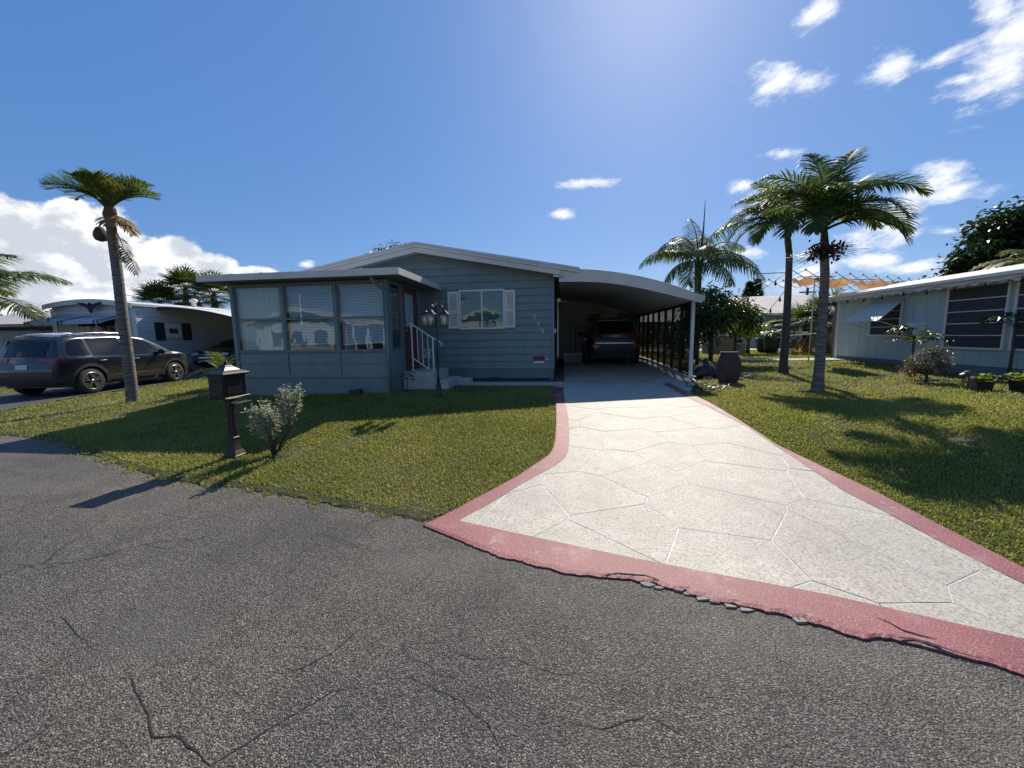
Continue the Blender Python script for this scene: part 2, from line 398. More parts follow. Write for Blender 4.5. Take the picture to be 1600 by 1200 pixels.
# pale worn wheel band and dusty patches
c = mixc_(t, ramp(t, noise(t, p, .35, 4, .55, (.5, 2.2, 1)), [(.52, 0.0), (.70, .40)]), c, (.205, .188, .165))
t.links.new(c, b.inputs['Base Color'])
t.links.new(ramp(t, sep.outputs[1], [(0, .55), (1, .85)]), b.inputs['Roughness']); b.inputs['Specular IOR Level'].default_value = .35
bump(t, b, tmath(t, 'ADD', tmath(t, 'MULTIPLY', dist, -1.0), tmath(t, 'MULTIPLY', fine, .35)), .75, .008)
MT['asphalt'] = m_
MT['asphalt_n'] = M('asphalt_worn_drive', (.075, .073, .072), .75, (.050, .049, .049), 2, .6, 120)
m_, t, b = mk('painted_concrete'); p = pos(t)
f1 = noise(t, p, 1.3, 6, .6); f2 = noise(t, p, 60, 4, .75); f3 = noise(t, p, 7, 5, .6)
c = ramp(t, f1, [(.3, (.42, .385, .325)), (.7, (.545, .505, .43))])
c = mixc_(t, 1.0, c, ramp(t, f3, [(.35, (.88, .88, .87)), (.65, (1.05, 1.05, 1.04))]), 'MULTIPLY')
c = mixc_(t, 1.0, c, ramp(t, f2, [(.36, (.46, .46, .46)), (.50, (.94, .94, .94)), (.64, (1.16, 1.16, 1.16))]), 'MULTIPLY')
c = mixc_(t, ramp(t, noise(t, p, .9, 5, .65, (2.6, .35, 1)), [(.50, 0.0), (.74, .32)]), c, (.40, .375, .335))
c = mixc_(t, ramp(t, voro(t, p, 1.1), [(.03, .5), (.09, 0.0)]), c, (.24, .22, .20))
t.links.new(c, b.inputs['Base Color']); b.inputs['Roughness'].default_value = .62; b.inputs['Specular IOR Level'].default_value = .4
bump(t, b, tmath(t, 'ADD', f2, tmath(t, 'MULTIPLY', noise(t, p, 11, 4), .7)), .45, .006)
MT['drive'] = m_
MT['joint'] = M('white_joint_paint', (.74, .71, .65), .6, (.46, .43, .38), 3, .3, 60)
m_, t, b = mk('red_painted_border'); p = pos(t)
f1 = noise(t, p, 2.0, 5, .6); f2 = noise(t, p, 110, 3, .7)
c = ramp(t, f1, [(.3, (.185, .036, .044)), (.7, (.26, .064, .074))])
c = mixc_(t, ramp(t, f2, [(.54, 0.0), (.64, .85)]), c, (.42, .25, .24))
c = mixc_(t, ramp(t, noise(t, p, 3.1, 5, .7), [(.54, 0.0), (.72, .55)]), c, (.42, .28, .26))
c = mixc_(t, ramp(t, noise(t, p, 7.5, 6, .75), [(.60, 0.0), (.68, .7)]), c, (.36, .31, .27))
c = mixc_(t, ramp(t, noise(t, p, 1.7, 5, .7), [(.56, 0.0), (.70, .35)]), c, (.10, .045, .045))
t.links.new(c, b.inputs['Base Color']); b.inputs['Roughness'].default_value = .6
bump(t, b, f2, .5, .006)
MT['border'] = m_
m_, t, b = mk('lawn_soil'); p = pos(t)
c = ramp(t, noise(t, p, 1.1, 8, .7), [(.32, (.030, .036, .012)), (.5, (.072, .076, .026)), (.66, (.19, .155, .085))])
c = mixc_(t, 1.0, c, ramp(t, noise(t, p, 34, 4, .7), [(.3, .55), (.7, 1.35)]), 'MULTIPLY')
t.links.new(c, b.inputs['Base Color']); b.inputs['Roughness'].default_value = .95; bump(t, b, noise(t, p, 40, 5, .7), .9, .04)
MT['soil'] = m_
MT['crack'] = M('crack_filler', (.012, .012, .012), .95, (.022, .021, .020), 30)  # dark filler colour of the crack strips
MT['chip'] = M('broken_concrete', (.36, .32, .28), .9, (.24, .215, .19), 9, .7, 60)

# road
def jit(x, a=1.0):
    return a * (.018 * math.sin(7.1 * x) + .012 * math.sin(17.3 * x + 1) + .010 * math.sin(41 * x + 2) + .007 * math.sin(89 * x))
rx_ = sorted(set([-60, -45, -35, -28, -22, -19] + list(np.arange(-17, 6, .05)) + list(np.arange(6, 20, .5)) + [25, 40, 60]))
g = MB(); rows = []
for d in [-9.0, -8, -6, -4, -2.5, -1.2, -.5, -.15]:
    rows.append([(x, float(Ye(x)) + d, -.003 * max(0, -d - 4)) for x in rx_])
rows.append([(x, float(Ye(x)) + .015 + jit(x), -.002) for x in rx_]); rows.append([(x, float(Ye(x)) + .025 + jit(x), -.06) for x in rx_])
g.grid(rows, False); road = structure(g.build('road', MT['asphalt'], fixn=False))
# neighbour's asphalt drive
g = MB(); rows = []
for y, xl, xr in [(5.55, -19.0, -10.9), (6.2, -17.0, -11.9), (6.8, -16.3, -12.29), (8.8, -16.2, -13.0), (11, -16.8, -13.4), (13.5, -17.3, -13.8), (18, -17.4, -13.4), (22, -17.4, -13.4)]:
    rows.append([(lerp(xl, xr, k / 8), y, max(.0, TS(lerp(xl, xr, k / 8), y)) + .022) for k in range(9)])
g.grid(rows); structure(g.build('neighbour_driveway', MT['asphalt_n'], fixn=False))
# cracks in the road, traced then laid on the asphalt with wobble
def ribbon(pxs, w, name, z=.0022, taper=True, jit_=.004):
    pts = [PZ(a, b_, 0) for a, b_ in pxs]; out = []
    for i in range(len(pts) - 1):
        n = max(2, int((pts[i + 1] - pts[i]).length / .035))
        out += [pts[i].lerp(pts[i + 1], k / n) for k in range(n)]
    out.append(pts[-1]); L = []; Rr = []; n = len(out)
    wob = [Vector((random.gauss(0, jit_), random.gauss(0, jit_), 0)) for _ in out]
    out = [p_ + (wob[i] + wob[max(0, i - 1)]) * .5 for i, p_ in enumerate(out)]
    for i, p_ in enumerate(out):
        tdir = (out[min(i + 1, n - 1)] - out[max(i - 1, 0)]); tdir.z = 0; tdir.normalize(); s_ = Vector((-tdir.y, tdir.x, 0))
        ww = w * .5 * random.uniform(.35, 1.3) * (1 if not taper else min(1, .25 + 3 * min(i, n - 1 - i) / n))
        L.append((p_ + s_ * ww / 2)[:2] + (z,)); Rr.append((p_ - s_ * ww / 2)[:2] + (z,))
    gg = MB(); gg.grid([L, Rr], False); return gg.build(name, MT['crack'], road, fixn=False)
for pxs, w in [([(95, 1073), (130, 1070), (165, 1062), (203, 1058), (215, 1080), (230, 1120), (240, 1152), (275, 1150), (305, 1172), (330, 1196), (375, 1170), (420, 1138), (470, 1110), (520, 1080), (560, 1072)], .013),
               ([(0, 1070), (40, 1058), (75, 1045), (130, 1012), (155, 1008)], .009), ([(96, 963), (112, 982), (135, 1003), (138, 1012)], .010),
               ([(0, 880), (50, 884), (58, 890), (110, 880), (160, 868), (210, 860)], .008), ([(220, 850), (262, 858), (300, 868)], .008),
               ([(420, 1040), (447, 1053), (470, 1045), (520, 1020), (560, 985), (580, 960)], .008), ([(600, 940), (640, 925), (670, 900), (690, 870)], .006),
               ([(690, 1010), (740, 1030), (800, 1028), (870, 1055), (930, 1050)], .006), ([(1130, 1060), (1180, 1085), (1240, 1080), (1300, 1110)], .005),
               ([(560, 1072), (640, 1060), (700, 1085), (760, 1130), (800, 1195)], .007), ([(1180, 975), (1210, 1000), (1215, 1030), (1260, 1050)], .006),
               ([(240, 800), (300, 812), (350, 806), (400, 822)], .006), ([(860, 1120), (940, 1140), (1010, 1120), (1090, 1160), (1150, 1196)], .006)]:
    ribbon(pxs, w, 'crack')

# ------------------------------------------------------------------ driveway
DZ = .035
def dz(x, y):
    d = y - float(Ye(x)); return TS(x, y) - .006 + (DZ + .006) * sstep(0, 1.8, d)
def poly_w(pxs): return [PT(a, b_, DZ).to_2d() for a, b_ in pxs]
LO = poly_w([(661, 812), (700, 794), (742, 773), (808, 742), (845, 719), (858, 710), (864, 700), (867, 689), (869, 660), (868.5, 629), (864.6, 610.5)])
LI = poly_w([(716, 806), (760, 784), (808, 757.5), (850, 736), (874, 723), (884, 713), (888, 705), (889, 680), (888, 652), (883, 630), (880, 609)])
FI = poly_w([(716, 806), (800, 824), (886, 842), (1000, 865), (1110, 886), (1300, 920), (1450, 953), (1600, 986)])
FO = poly_w([(661, 812), (700, 828), (745, 845), (790, 861), (820, 869), (868, 879), (905, 887), (940, 890), (985, 893), (1030, 903), (1075, 915), (1120, 926), (1178, 937), (1230, 946), (1269, 955), (1310, 968), (1350, 982),
             (1394, 983), (1430, 990), (1475, 1000), (1540, 1018), (1600, 1037)])
RO = poly_w([(1045, 598), (1095, 622), (1215, 695), (1357, 762), (1470, 819), (1600, 881)])
RI = poly_w([(1036, 600), (1072, 620), (1170, 669), (1320, 768), (1387, 801), (1470, 843), (1600, 905)])
def extend(pl, L):
    d = (pl[-1] - pl[-2]).normalized(); return pl + [pl[-1] + d * L * .5, pl[-1] + d * L]
FO = extend(FO, 2.2); FI = extend(FI, 2.2)
RO = extend(RO, 1.6); RI = extend(RI, 1.25)
def resample(pl, n):
    L = [0]
    for i in range(len(pl) - 1): L.append(L[-1] + (pl[i + 1] - pl[i]).length)
    out = []
    for k in range(n):
        s_ = L[-1] * k / (n - 1); i = min(max(0, int(np.searchsorted(L, s_)) - 1), len(pl) - 2)
        out.append(pl[i].lerp(pl[i + 1], (s_ - L[i]) / max(1e-9, L[i + 1] - L[i])))
    return out
drive_poly = LI + [Vector((.06, 9.62)), Vector((3.2, 9.62))] + RI[1:] + FI[::-1][:-1]
# sheet below the slabs (shows in the joints)
def half_clip(poly, px_, py_, nx, ny):
    """keep the side where (p - P).n <= 0"""
    out = []
    for i in range(len(poly)):
        a, b_ = poly[i], poly[(i + 1) % len(poly)]
        da = (a[0] - px_) * nx + (a[1] - py_) * ny; db = (b_[0] - px_) * nx + (b_[1] - py_) * ny
        if da <= 0: out.append(a)
        if (da < 0 < db) or (db < 0 < da):
            k = da / (da - db); out.append((a[0] + (b_[0] - a[0]) * k, a[1] + (b_[1] - a[1]) * k))
    return out
dp = [(p_.x, p_.y) for p_ in drive_poly]
base = MB()
for iy in np.arange(1.0, 9.7, .3):
    strip = half_clip(half_clip(dp, 0, iy, 0, -1), 0, iy + .3, 0, 1)
    if len(strip) >= 3: base.add([(x, y, dz(x, y) - .012) for x, y in strip], [tuple(range(len(strip)))])
driveway = structure(base.build('driveway', MT['joint'], fixn=False))
rng = random.Random(3); joint = MB()
seeds = []
yy = 1.0; k = 0
while yy < 10.4:
    stp = .66
    xx = -2.0 + (k % 2) * stp / 2
    while xx < 5.5:
        seeds.append((xx + rng.uniform(-.27, .27), yy + rng.uniform(-.26, .26))); xx += stp * 1.12
    yy += stp; k += 1
for i, (sx, sy) in enumerate(seeds):
    cell = dp
    for j, (qx, qy) in enumerate(seeds):
        if i == j: continue
        dx, dy = qx - sx, qy - sy; L = math.hypot(dx, dy)
        if L > 2.6: continue
        nx, ny = dx / L, dy / L; h = L / 2 - .0048
        cell = half_clip(cell, sx + nx * h, sy + ny * h, nx, ny)
        if len(cell) < 3: break
    if len(cell) < 3: continue
    cc = [cell[0]]
    for q in cell[1:]:
        if math.hypot(q[0] - cc[-1][0], q[1] - cc[-1][1]) > .004: cc.append(q)
    ar = abs(sum(cc[a][0] * cc[(a + 1) % len(cc)][1] - cc[(a + 1) % len(cc)][0] * cc[a][1] for a in range(len(cc)))) / 2
    if len(cc) < 3 or ar < .01: continue
    lift = rng.uniform(-.0012, .0012); n = len(cc)
    cxm, cym = sum(q[0] for q in cc) / n, sum(q[1] for q in cc) / n
    ins = [(q[0] + (cxm - q[0]) * .008, q[1] + (cym - q[1]) * .008) for q in cc]
    v = [(cxm, cym, dz(cxm, cym) + lift)] + [(x, y, dz(x, y) + lift) for x, y in ins] + [(x, y, dz(x, y) + lift - .003) for x, y in cc] + [(x, y, dz(x, y) - .02) for x, y in cc]
    f = [(0, 1 + a, 1 + (a + 1) % n) for a in range(n)] + [(1 + a, 1 + n + a, 1 + n + (a + 1) % n, 1 + (a + 1) % n) for a in range(n)] + [(1 + n + a, 1 + 2 * n + a, 1 + 2 * n + (a + 1) % n, 1 + n + (a + 1) % n) for a in range(n)]
    MB().add(v, f).build('slab', MT['drive'], driveway)
    sgn = 1 if sum(cc[a][0] * cc[(a + 1) % n][1] - cc[(a + 1) % n][0] * cc[a][1] for a in range(n)) > 0 else -1
    for a in range(n):
        (x0_, y0_), (x1_, y1_) = cc[a], cc[(a + 1) % n]; ll_ = math.hypot(x1_ - x0_, y1_ - y0_)
        if ll_ < .02: continue
        ox, oy = sgn * (y1_ - y0_) / ll_ * .0052, -sgn * (x1_ - x0_) / ll_ * .0052
        z0_, z1_ = dz(x0_, y0_) - .0022, dz(x1_, y1_) - .0022
        joint.add([(x0_, y0_, z0_), (x1_, y1_, z1_), (x1_ + ox, y1_ + oy, z1_), (x0_ + ox, y0_ + oy, z0_)], [(0, 1, 2, 3)])
stuff(joint.build('joint_lines', MT['joint'], driveway, fixn=False))
# carport floor
g = MB(); rows = []
for y in np.arange(9.625, 18.4, .4):
    xr = lerp(3.2, 3.42, min(1, (y - 9.6) / 1.0))
    rows.append([(lerp(.06, xr, k / 6), y, dz(lerp(.06, xr, k / 6), y) + .001) for k in range(7)])
g.grid(rows); structure(g.build('carport_floor', MT['drive'], fixn=False))
# red borders
def border(o_, i_, n, jo=0.0, name='border', skirt_in=True):
    A, B = resample(o_, n), resample(i_, n); rows = [[], [], [], []]
    nz = np.random.randn(n); nz = sum(np.convolve(np.random.randn(n), np.ones(w_) / w_, 'same') * math.sqrt(w_) * a_ for w_, a_ in ((1, .12), (4, .35), (13, .6), (40, .8)))
    nz = np.where(nz < -1.0, nz * 1.8, nz) * npss(0, 60, np.arange(n))
    for k in range(n):
        a, b_ = A[k], B[k]
        if jo:
            dr = (a - b_).normalized(); s_ = k * .9
            a = a + dr * (jo * nz[k])
        mid_ = a.lerp(b_, .12)
        rows[0].append((a.x, a.y, -.03 if jo else dz(a.x, a.y) - .08)); rows[1].append((a.x, a.y, dz(a.x, a.y) - (.004 if jo else .0)))
        rows[2].append((mid_.x, mid_.y, dz(mid_.x, mid_.y) + .002)); rows[3].append((b_.x, b_.y, dz(b_.x, b_.y) + .002))
    g_ = MB(); g_.grid(rows, False); return g_.build(name, MT['border'], driveway, fixn=False)
border(LO, LI, 60)
border(RO, RI, 70)
border(FO, FI, 420, .011)
# broken concrete chips and dark gaps along the apron
FOr = resample(FO, 160)
for k, (a, b_) in enumerate([(866, 886), (905, 892), (922, 895), (1010, 912), (1030, 917), (1046, 915), (1075, 926), (1098, 934), (1118, 938), (1250, 968), (1262, 964), (1140, 946), (1165, 951), (1060, 921)]):
    c_ = PZ(a, b_, .01); g_ = MB(); n = 6; rr_ = random.uniform(.016, .038)
    pts = [(c_.x + rr_ * random.uniform(.45, 1.5) * math.cos(6.28 * q / n) * 1.6, c_.y + rr_ * random.uniform(.5, 1.1) * math.sin(6.28 * q / n) * .8) for q in range(n)]
    g_.add([(x, y, .0) for x, y in pts] + [(x * .94 + c_.x * .06, y * .94 + c_.y * .06, random.uniform(.006, .012)) for x, y in pts],
           [tuple(range(n, 2 * n))] + [(q, (q + 1) % n, n + (q + 1) % n, n + q) for q in range(n)])
    g_.build('concrete_chip', MT['chip'], driveway)
for pxs, w in [([(940, 889), (965, 887), (990, 889), (1008, 890), (1030, 897)], .022), 
               ([(1370, 954), (1390, 962), (1412, 974), (1440, 982), (1466, 988)], .018), ([(1400, 985), (1430, 987), (1455, 994), (1490, 1006), (1530, 1017)], .022),
               ]:
    pts = [PT(a, b_, DZ) for a, b_ in pxs]; g_ = MB(); L = []; Rr = []
    n = 24; rs = resample([p_.to_2d() for p_ in pts], n)
    for i, p_ in enumerate(rs):
        ww = w * .6 * (.25 + .75 * math.sin(math.pi * (i + .3) / n)) * random.uniform(.6, 1.2)
        L.append((p_.x + ww * .2, p_.y + ww / 2, dz(p_.x, p_.y) + .0055)); Rr.append((p_.x - ww * .2, p_.y - ww / 2, dz(p_.x, p_.y) + .0055))
    g_.grid([L, Rr], False); g_.build('crack', MT['crack'], driveway, fixn=False)
# short red strip beside the house wall, walkway, mulch bed
g = MB(); g.grid([[(-.2, y, TS(-.2, y) + .03), (.058, y, TS(.06, y) + .036)] for y in np.arange(9.72, 13.3, .3)], False); g.build('border', MT['border'], driveway, fixn=False)
g = MB(); g.grid([[(x, 9.22, TS(x, 9.22) - .05), (x, 9.22, TS(x, 9.22) + .05), (x, 9.62, TS(x, 9.6) + .05), (x, 9.62, TS(x, 9.6) - .05)] for x in [-2.62, -2, -1.4, -1.395, -.8, -.2, -.16, .05]], False)
structure(g.build('walkway', MT['concrete_st'], fixn=False))
g = MB(); g.grid([[(x, 9.62 + .005, TS(x, 9.7) + .045 + .015 * random.random()), (x, 9.95, TS(x, 10) + .075 + .03 * random.random()), (x, 10.32, TS(x, 10.3) + .07)] for x in np.arange(-2.6, -.2, .12)], True)
structure(g.build('mulch_bed', MT['mulch'], fixn=False))

# ------------------------------------------------------------------ lawn: real blades, one object (nobody could count them)
def in_poly(x, y, poly):
    ins = np.zeros(len(x), bool); n = len(poly); j = n - 1
    for i in range(n):
        xi, yi = poly[i]; xj, yj = poly[j]
        c_ = ((yi > y) != (yj > y)) & (x < (xj - xi) * (y - yi) / (yj - yi + 1e-12) + xi); ins ^= c_; j = i
    return ins
drive_full = [(p_.x, p_.y) for p_ in LO] + [(-.23, 9.2), (-.23, 18.5), (3.62, 18.5), (3.62, 10.4)] + [(p_.x, p_.y) for p_ in RO] + [(p_.x, p_.y) for p_ in FO[::-1]]
# ground sheet in (x, d) so that the street edge is a mesh line
xs = sorted(set([-900, -500, -250, -120, -80, -60, -45, -35, -28, -22, -19] + list(np.arange(-17, 15.01, .25)) + [16, 18, 21, 25, 30, 40, 60, 100, 200, 450, 900]))
ds = [-900, -300, -100, -40, -20, -12, -9.8, -9.5, -9.2, -9.0, -5, -1, -.2, -.05, 0, .03, .07, .15] + list(np.arange(.35, 16, .35)) + [17, 19, 22, 26, 32, 40, 60, 100, 250, 500, 900]
g = MB(); rows = []
for d in ds:
    ry = [float(Ye(x)) + d for x in xs]; ins_ = in_poly(np.array(xs, float), np.array(ry), drive_full)
    rows.append([(x, y_, T(x, y_) - (.07 if i_ else 0)) for x, y_, i_ in zip(xs, ry, ins_)])
g.grid(rows); structure(g.build('ground', MT['soil'], fixn=False))
ndrive = [(-19, 5.5), (-16.3, 6.8), (-16.2, 8.8), (-16.8, 11), (-17.3, 13.5), (-17.4, 22), (-13.4, 22), (-13.8, 13.5), (-13.4, 11), (-13, 8.8), (-12.29, 6.8), (-10.9, 5.5)]
NB = 2600000
gx = np.random.uniform(-20, 13, NB); gy = np.random.uniform(.5, 27, NB)
near = np.arange(NB) > NB - 620000
gx = np.where(near, np.random.uniform(-8.5, 7.5, NB), gx); gy = np.where(near, np.random.uniform(1.2, 8.2, NB), gy)
dd = gy - Ye(gx); dist_ = np.hypot(gx, gy); strag = (dd > -.13) & (gx < -1.3) & (np.random.rand(NB) < .10)
edge_n = .05 + .035 * np.sin(9 * gx) + .03 * np.sin(23 * gx + 1)
keep = ((dd > edge_n - .03) | strag) & (np.random.rand(NB) < np.clip((4.6 / dist_) ** 1.25, .05, 1) * 1.0)
wx_ = np.interp(gx, EDGE[:, 0], EDGE[:, 1]); ang = np.degrees(np.arctan2(gx, gy)) ; keep &= (ang > -64) & (ang < 50)
keep &= ~in_poly(gx, gy, drive_full) & ~in_poly(gx, gy, ndrive)
keep &= ~((gx > -7.45) & (gx < -3.68) & (gy > 7.98)) & ~((gx > -7.5) & (gx < .0) & (gy > 9.18))
keep &= ~((gx > 10.33) & (gy > 5) & (gy < 16.5))
# thin, worn patches
pn = np.sin(1.9 * gx + 2.3 * np.sin(.9 * gy)) * np.sin(2.3 * gy + 1.7 * np.sin(1.1 * gx)) + .5 * np.sin(5.3 * gx + 1.1) * np.sin(4.7 * gy)
keep &= np.random.rand(NB) < np.clip(1.05 - .85 * np.clip(pn - .30, 0, 1), .15, 1)
gx, gy, dist_, dd = gx[keep], gy[keep], dist_[keep], dd[keep]; n = len(gx)
gz = np.where(dd < .1, .0, terr(gx, gy)) - .004
sc = np.clip((dist_ / 5.0) ** .55, .8, 2.4)
az = np.random.uniform(0, 2 * np.pi, n); lean = np.random.uniform(.25, 1.15, n); ln = np.random.uniform(.017, .042, n) * sc ** .75; wd = np.random.uniform(.0032, .0056, n) * sc
dx, dy = np.cos(az), np.sin(az); sx, sy = -dy, dx
c1, s1 = np.sin(lean * .6), np.cos(lean * .6); c2, s2 = np.sin(np.minimum(lean * 1.35, 1.75)), np.cos(np.minimum(lean * 1.35, 1.75))
V = np.empty((n, 5, 3), np.float32)
V[:, 0] = np.stack([gx - sx * wd * .6, gy - sy * wd * .6, gz], 1); V[:, 1] = np.stack([gx + sx * wd * .6, gy + sy * wd * .6, gz], 1)
mx_, my_, mz_ = gx + dx * c1 * ln * .55, gy + dy * c1 * ln * .55, gz + s1 * ln * .55
V[:, 2] = np.stack([mx_ + sx * wd, my_ + sy * wd, mz_], 1); V[:, 3] = np.stack([mx_ - sx * wd, my_ - sy * wd, mz_], 1)
V[:, 4] = np.stack([mx_ + dx * c2 * ln * .6, my_ + dy * c2 * ln * .6, mz_ + s2 * ln * .6], 1)
idx = (np.arange(n) * 5)[:, None]
loops = np.concatenate([idx + np.array([0, 1, 2, 3]), idx + np.array([3, 2, 4])], 1).astype(np.int32).ravel()
me = bpy.data.meshes.new('lawn_grass'); me.vertices.add(n * 5); me.vertices.foreach_set('co', V.ravel())
me.loops.add(len(loops)); me.loops.foreach_set('vertex_index', loops)
starts = (np.arange(n) * 7)[:, None] + np.array([0, 4]); me.polygons.add(n * 2); me.polygons.foreach_set('loop_start', starts.astype(np.int32).ravel())
at = me.attributes.new('rnd', 'FLOAT', 'POINT'); at.data.foreach_set('value', np.repeat(np.random.rand(n), 5).astype(np.float32))
me.update(calc_edges=True); me.materials.append(MT['grass'])
lawn = bpy.data.objects.new('lawn_grass', me); COL.objects.link(lawn); stuff(lawn); tag(lawn, 'short green lawn grass beside the white driveway', 'grass')
print('grass blades', n)
# ------------------------------------------------------------------ the teal manufactured home
HY, HX0, HX1 = 10.3, -7.40, -0.23
PKX, PKZ, SLOPE = -3.78, 3.957, .19
def roof_z(x): return PKZ - abs(x - PKX) * SLOPE
home = thing('mobile_home', 'low teal sided manufactured home with shallow white gable roof and house number 570', 'house', (-3.8, 10.3, T(-3.8, 10.3)))
def text_mesh(s, size, depth, align='CENTER'):
    cu_ = bpy.data.curves.new('txt', 'FONT'); cu_.body = s; cu_.size = size; cu_.extrude = depth; cu_.align_x = align; cu_.align_y = 'CENTER'; cu_.resolution_u = 3
    o = bpy.data.objects.new('txt', cu_); COL.objects.link(o); bpy.context.view_layer.update()
    me_ = bpy.data.meshes.new_from_object(o.evaluated_get(bpy.context.evaluated_depsgraph_get()))
    bpy.data.objects.remove(o); bpy.data.curves.remove(cu_); return me_
def put_text(s, name, size, depth, loc, rot, mat, parent):
    me_ = text_mesh(s, size, depth); me_.materials.clear(); me_.materials.append(mat)
    o = bpy.data.objects.new(name, me_); COL.objects.link(o)
    off = Vector((0, 0, 0)); q = parent
    while q is not None: off += q.location; q = q.parent
    o.parent = parent; o.location = Vector(loc) - off; o.rotation_euler = rot; return o
# wall core and lap boards
SK = .64
wall = MB().prism([(HX0 + .02, .25), (HX1 - .02, .25), (HX1 - .02, roof_z(HX1) - .16), (PKX, PKZ - .16), (HX0 + .02, roof_z(HX0) - .16)], (HY + .02, 24.0), lambda p, e: (p[0], e, p[1])).build('wall', MT['siding_d'], home)
z = SK; pitch = .192
while z < PKZ - .2:
    z1 = z + pitch; hw = lambda zz: max(0, (PKZ - .17 - zz) / SLOPE)
    def xr(zz): return max(HX0, PKX - hw(zz)), min(HX1, PKX + hw(zz))
    a0, a1 = xr(z); b0, b1 = xr(min(z1, PKZ - .175))
    if a1 - a0 < .2: break
    zt = min(z1, PKZ - .175)
    g = MB(); w = random.uniform(-.0015, .0015)
    v = [(a0, HY - .030 + w, z), (a1, HY - .030 + w, z), (b1, HY - .002 + w, zt), (b0, HY - .002 + w, zt), (a0, HY + .015, z), (a1, HY + .015, z), (b1, HY + .015, zt), (b0, HY + .015, zt)]
    g.add(v, [(0, 1, 2, 3), (0, 4, 5, 1), (1, 5, 6, 2), (3, 2, 6, 7), (0, 3, 7, 4)]); g.build('siding_board', MT['siding'], wall)
    z = z1
# carport-side wall boards
z = SK
while z < 2.95:
    g = MB(); g.add([(HX1 + .016, HY - .01, z), (HX1 + .016, 24, z), (HX1 + .002, 24, z + pitch), (HX1 + .002, HY - .01, z + pitch), (HX1 - .01, HY - .01, z), (HX1 - .01, 24, z), (HX1 - .01, 24, z + pitch), (HX1 - .01, HY - .01, z + pitch)],
                    [(0, 1, 2, 3), (0, 4, 5, 1), (3, 2, 6, 7), (0, 3, 7, 4)]); g.build('siding_board', MT['siding'], wall); z += pitch
# corner trim, skirting with vertical ribs
g = MB(); g.box(HX1 - .055, HX1 + .022, HY - .038, HY + .05, .60, 3.03); g.build('corner_trim', MT['siding'], home, .004)
sk = MB(); x = HX0
while x < HX1 - .02:
    sk.box(x, x + .075, HY - .012, HY + .012, T(x, HY) - .05, SK - .004); sk.box(x + .077, x + .108, HY - .002, HY + .012, T(x, HY) - .05, SK - .004); x += .110
sk.box(HX0, HX1, HY - .02, HY + .01, SK - .02, SK + .004); sk.build('skirting', MT['siding_d'], home)
g = MB(); g.box(HX1 - .012, HX1 + .006, HY, 24, .2, SK); g.build('skirting', MT['siding_d'], home)
# roof: deck slab, edge strip, fascia, soffit
def gable(x0, x1, top, bot, y0, y1):
    return MB().prism([(x0, roof_z(x0) - bot), (PKX, PKZ - bot), (x1, roof_z(x1) - bot), (x1, roof_z(x1) - top), (PKX, PKZ - top), (x0, roof_z(x0) - top)], (y0, y1), lambda p, e: (p[0], e, p[1]))
rf = gable(-7.98, .42, 0, .055, 9.86, 24.4).build('roof', MT['roof'], home)
gable(-7.96, .40, .057, .125, 9.875, 9.92).build('edge_strip', MT['trim'], rf, .004)
gable(-7.93, -.05, .127, .255, 9.90, 9.93).build('fascia', MT['trim'], rf, .004)
gable(-7.90, .34, .20, .215, 9.932, 10.30).build('soffit', MT['trim'], rf)
g = MB(); g.bar((-.22, 9.95, 2.99), (.03, 9.92, 2.955), .05, .05); g.tube([(-.1, 9.88, 3.01), (-.04, 9.86, 2.98), (.02, 9.87, 2.97)], .02); g.build('gutter_bracket', MT['trim'], home)
# window with shutters
WX0, WX1, WZ0, WZ1 = -2.71, -1.56, 1.745, 2.70
fr = MB(); t_ = .045
fr.box(WX0 - t_, WX1 + t_, HY - .052, HY + .02, WZ1, WZ1 + t_); fr.box(WX0 - t_, WX1 + t_, HY - .06, HY + .02, WZ0 - t_, WZ0)
fr.box(WX0 - t_, WX0, HY - .045, HY + .02, WZ0, WZ1); fr.box(WX1, WX1 + t_, HY - .045, HY + .02, WZ0, WZ1); fr.box(-2.155, -2.115, HY - .04, HY + .02, WZ0, WZ1)
win = thing  # keep the name free
wf = fr.build('window', MT['white'], home, .004)
for a, b_ in ((WX0, -2.155), (-2.115, WX1)):
    MB().box(a, b_, HY - .036, HY - .032, WZ0, WZ1).build('pane', MT['glass'], wf)
g = MB(); rows = []
for k in range(41):
    xx = lerp(WX0, WX1, k / 40); rows.append([(xx, HY - .030 + .002 * math.sin(k * 1.5), WZ0), (xx, HY - .030 + .002 * math.sin(k * 1.5 + .4), WZ1)])
MT['curtain_g'] = M('sage_curtain', (.17, .21, .17), .85, (.11, .14, .115), 5)
g.grid(rows); g.build('curtain', MT['curtain_g'], wf)
for a, b_ in ((-3.065, -2.765), (-1.505, -1.235)):
    s_ = MB(); y0, y1 = HY - .062, HY - .026
    s_.box(a, a + .045, y0, y1, WZ0 - .02, WZ1 + .01); s_.box(b_ - .045, b_, y0, y1, WZ0 - .02, WZ1 + .01)
    for zz in (WZ0 - .02, 2.16, WZ1 - .045): s_.box(a + .045, b_ - .045, y0, y1, zz, zz + .055)
    sh = s_.build('shutter', MT['white'], home, .003)
    lv = MB(); zz = WZ0 + .045
    while zz < WZ1 - .06:
        if not (2.13 < zz < 2.22): lv.obox(((a + b_) / 2, HY - .046, zz), (1, 0, 0), (0, .8, .6), (0, -.6, .8), (b_ - a) / 2 - .045, .014, .003)
        zz += .024
    lv.box(a + .045, b_ - .045, HY - .034, HY - .030, WZ0 + .03, WZ1 - .05)
    lv.build('louvre', MT['shutter'], sh)
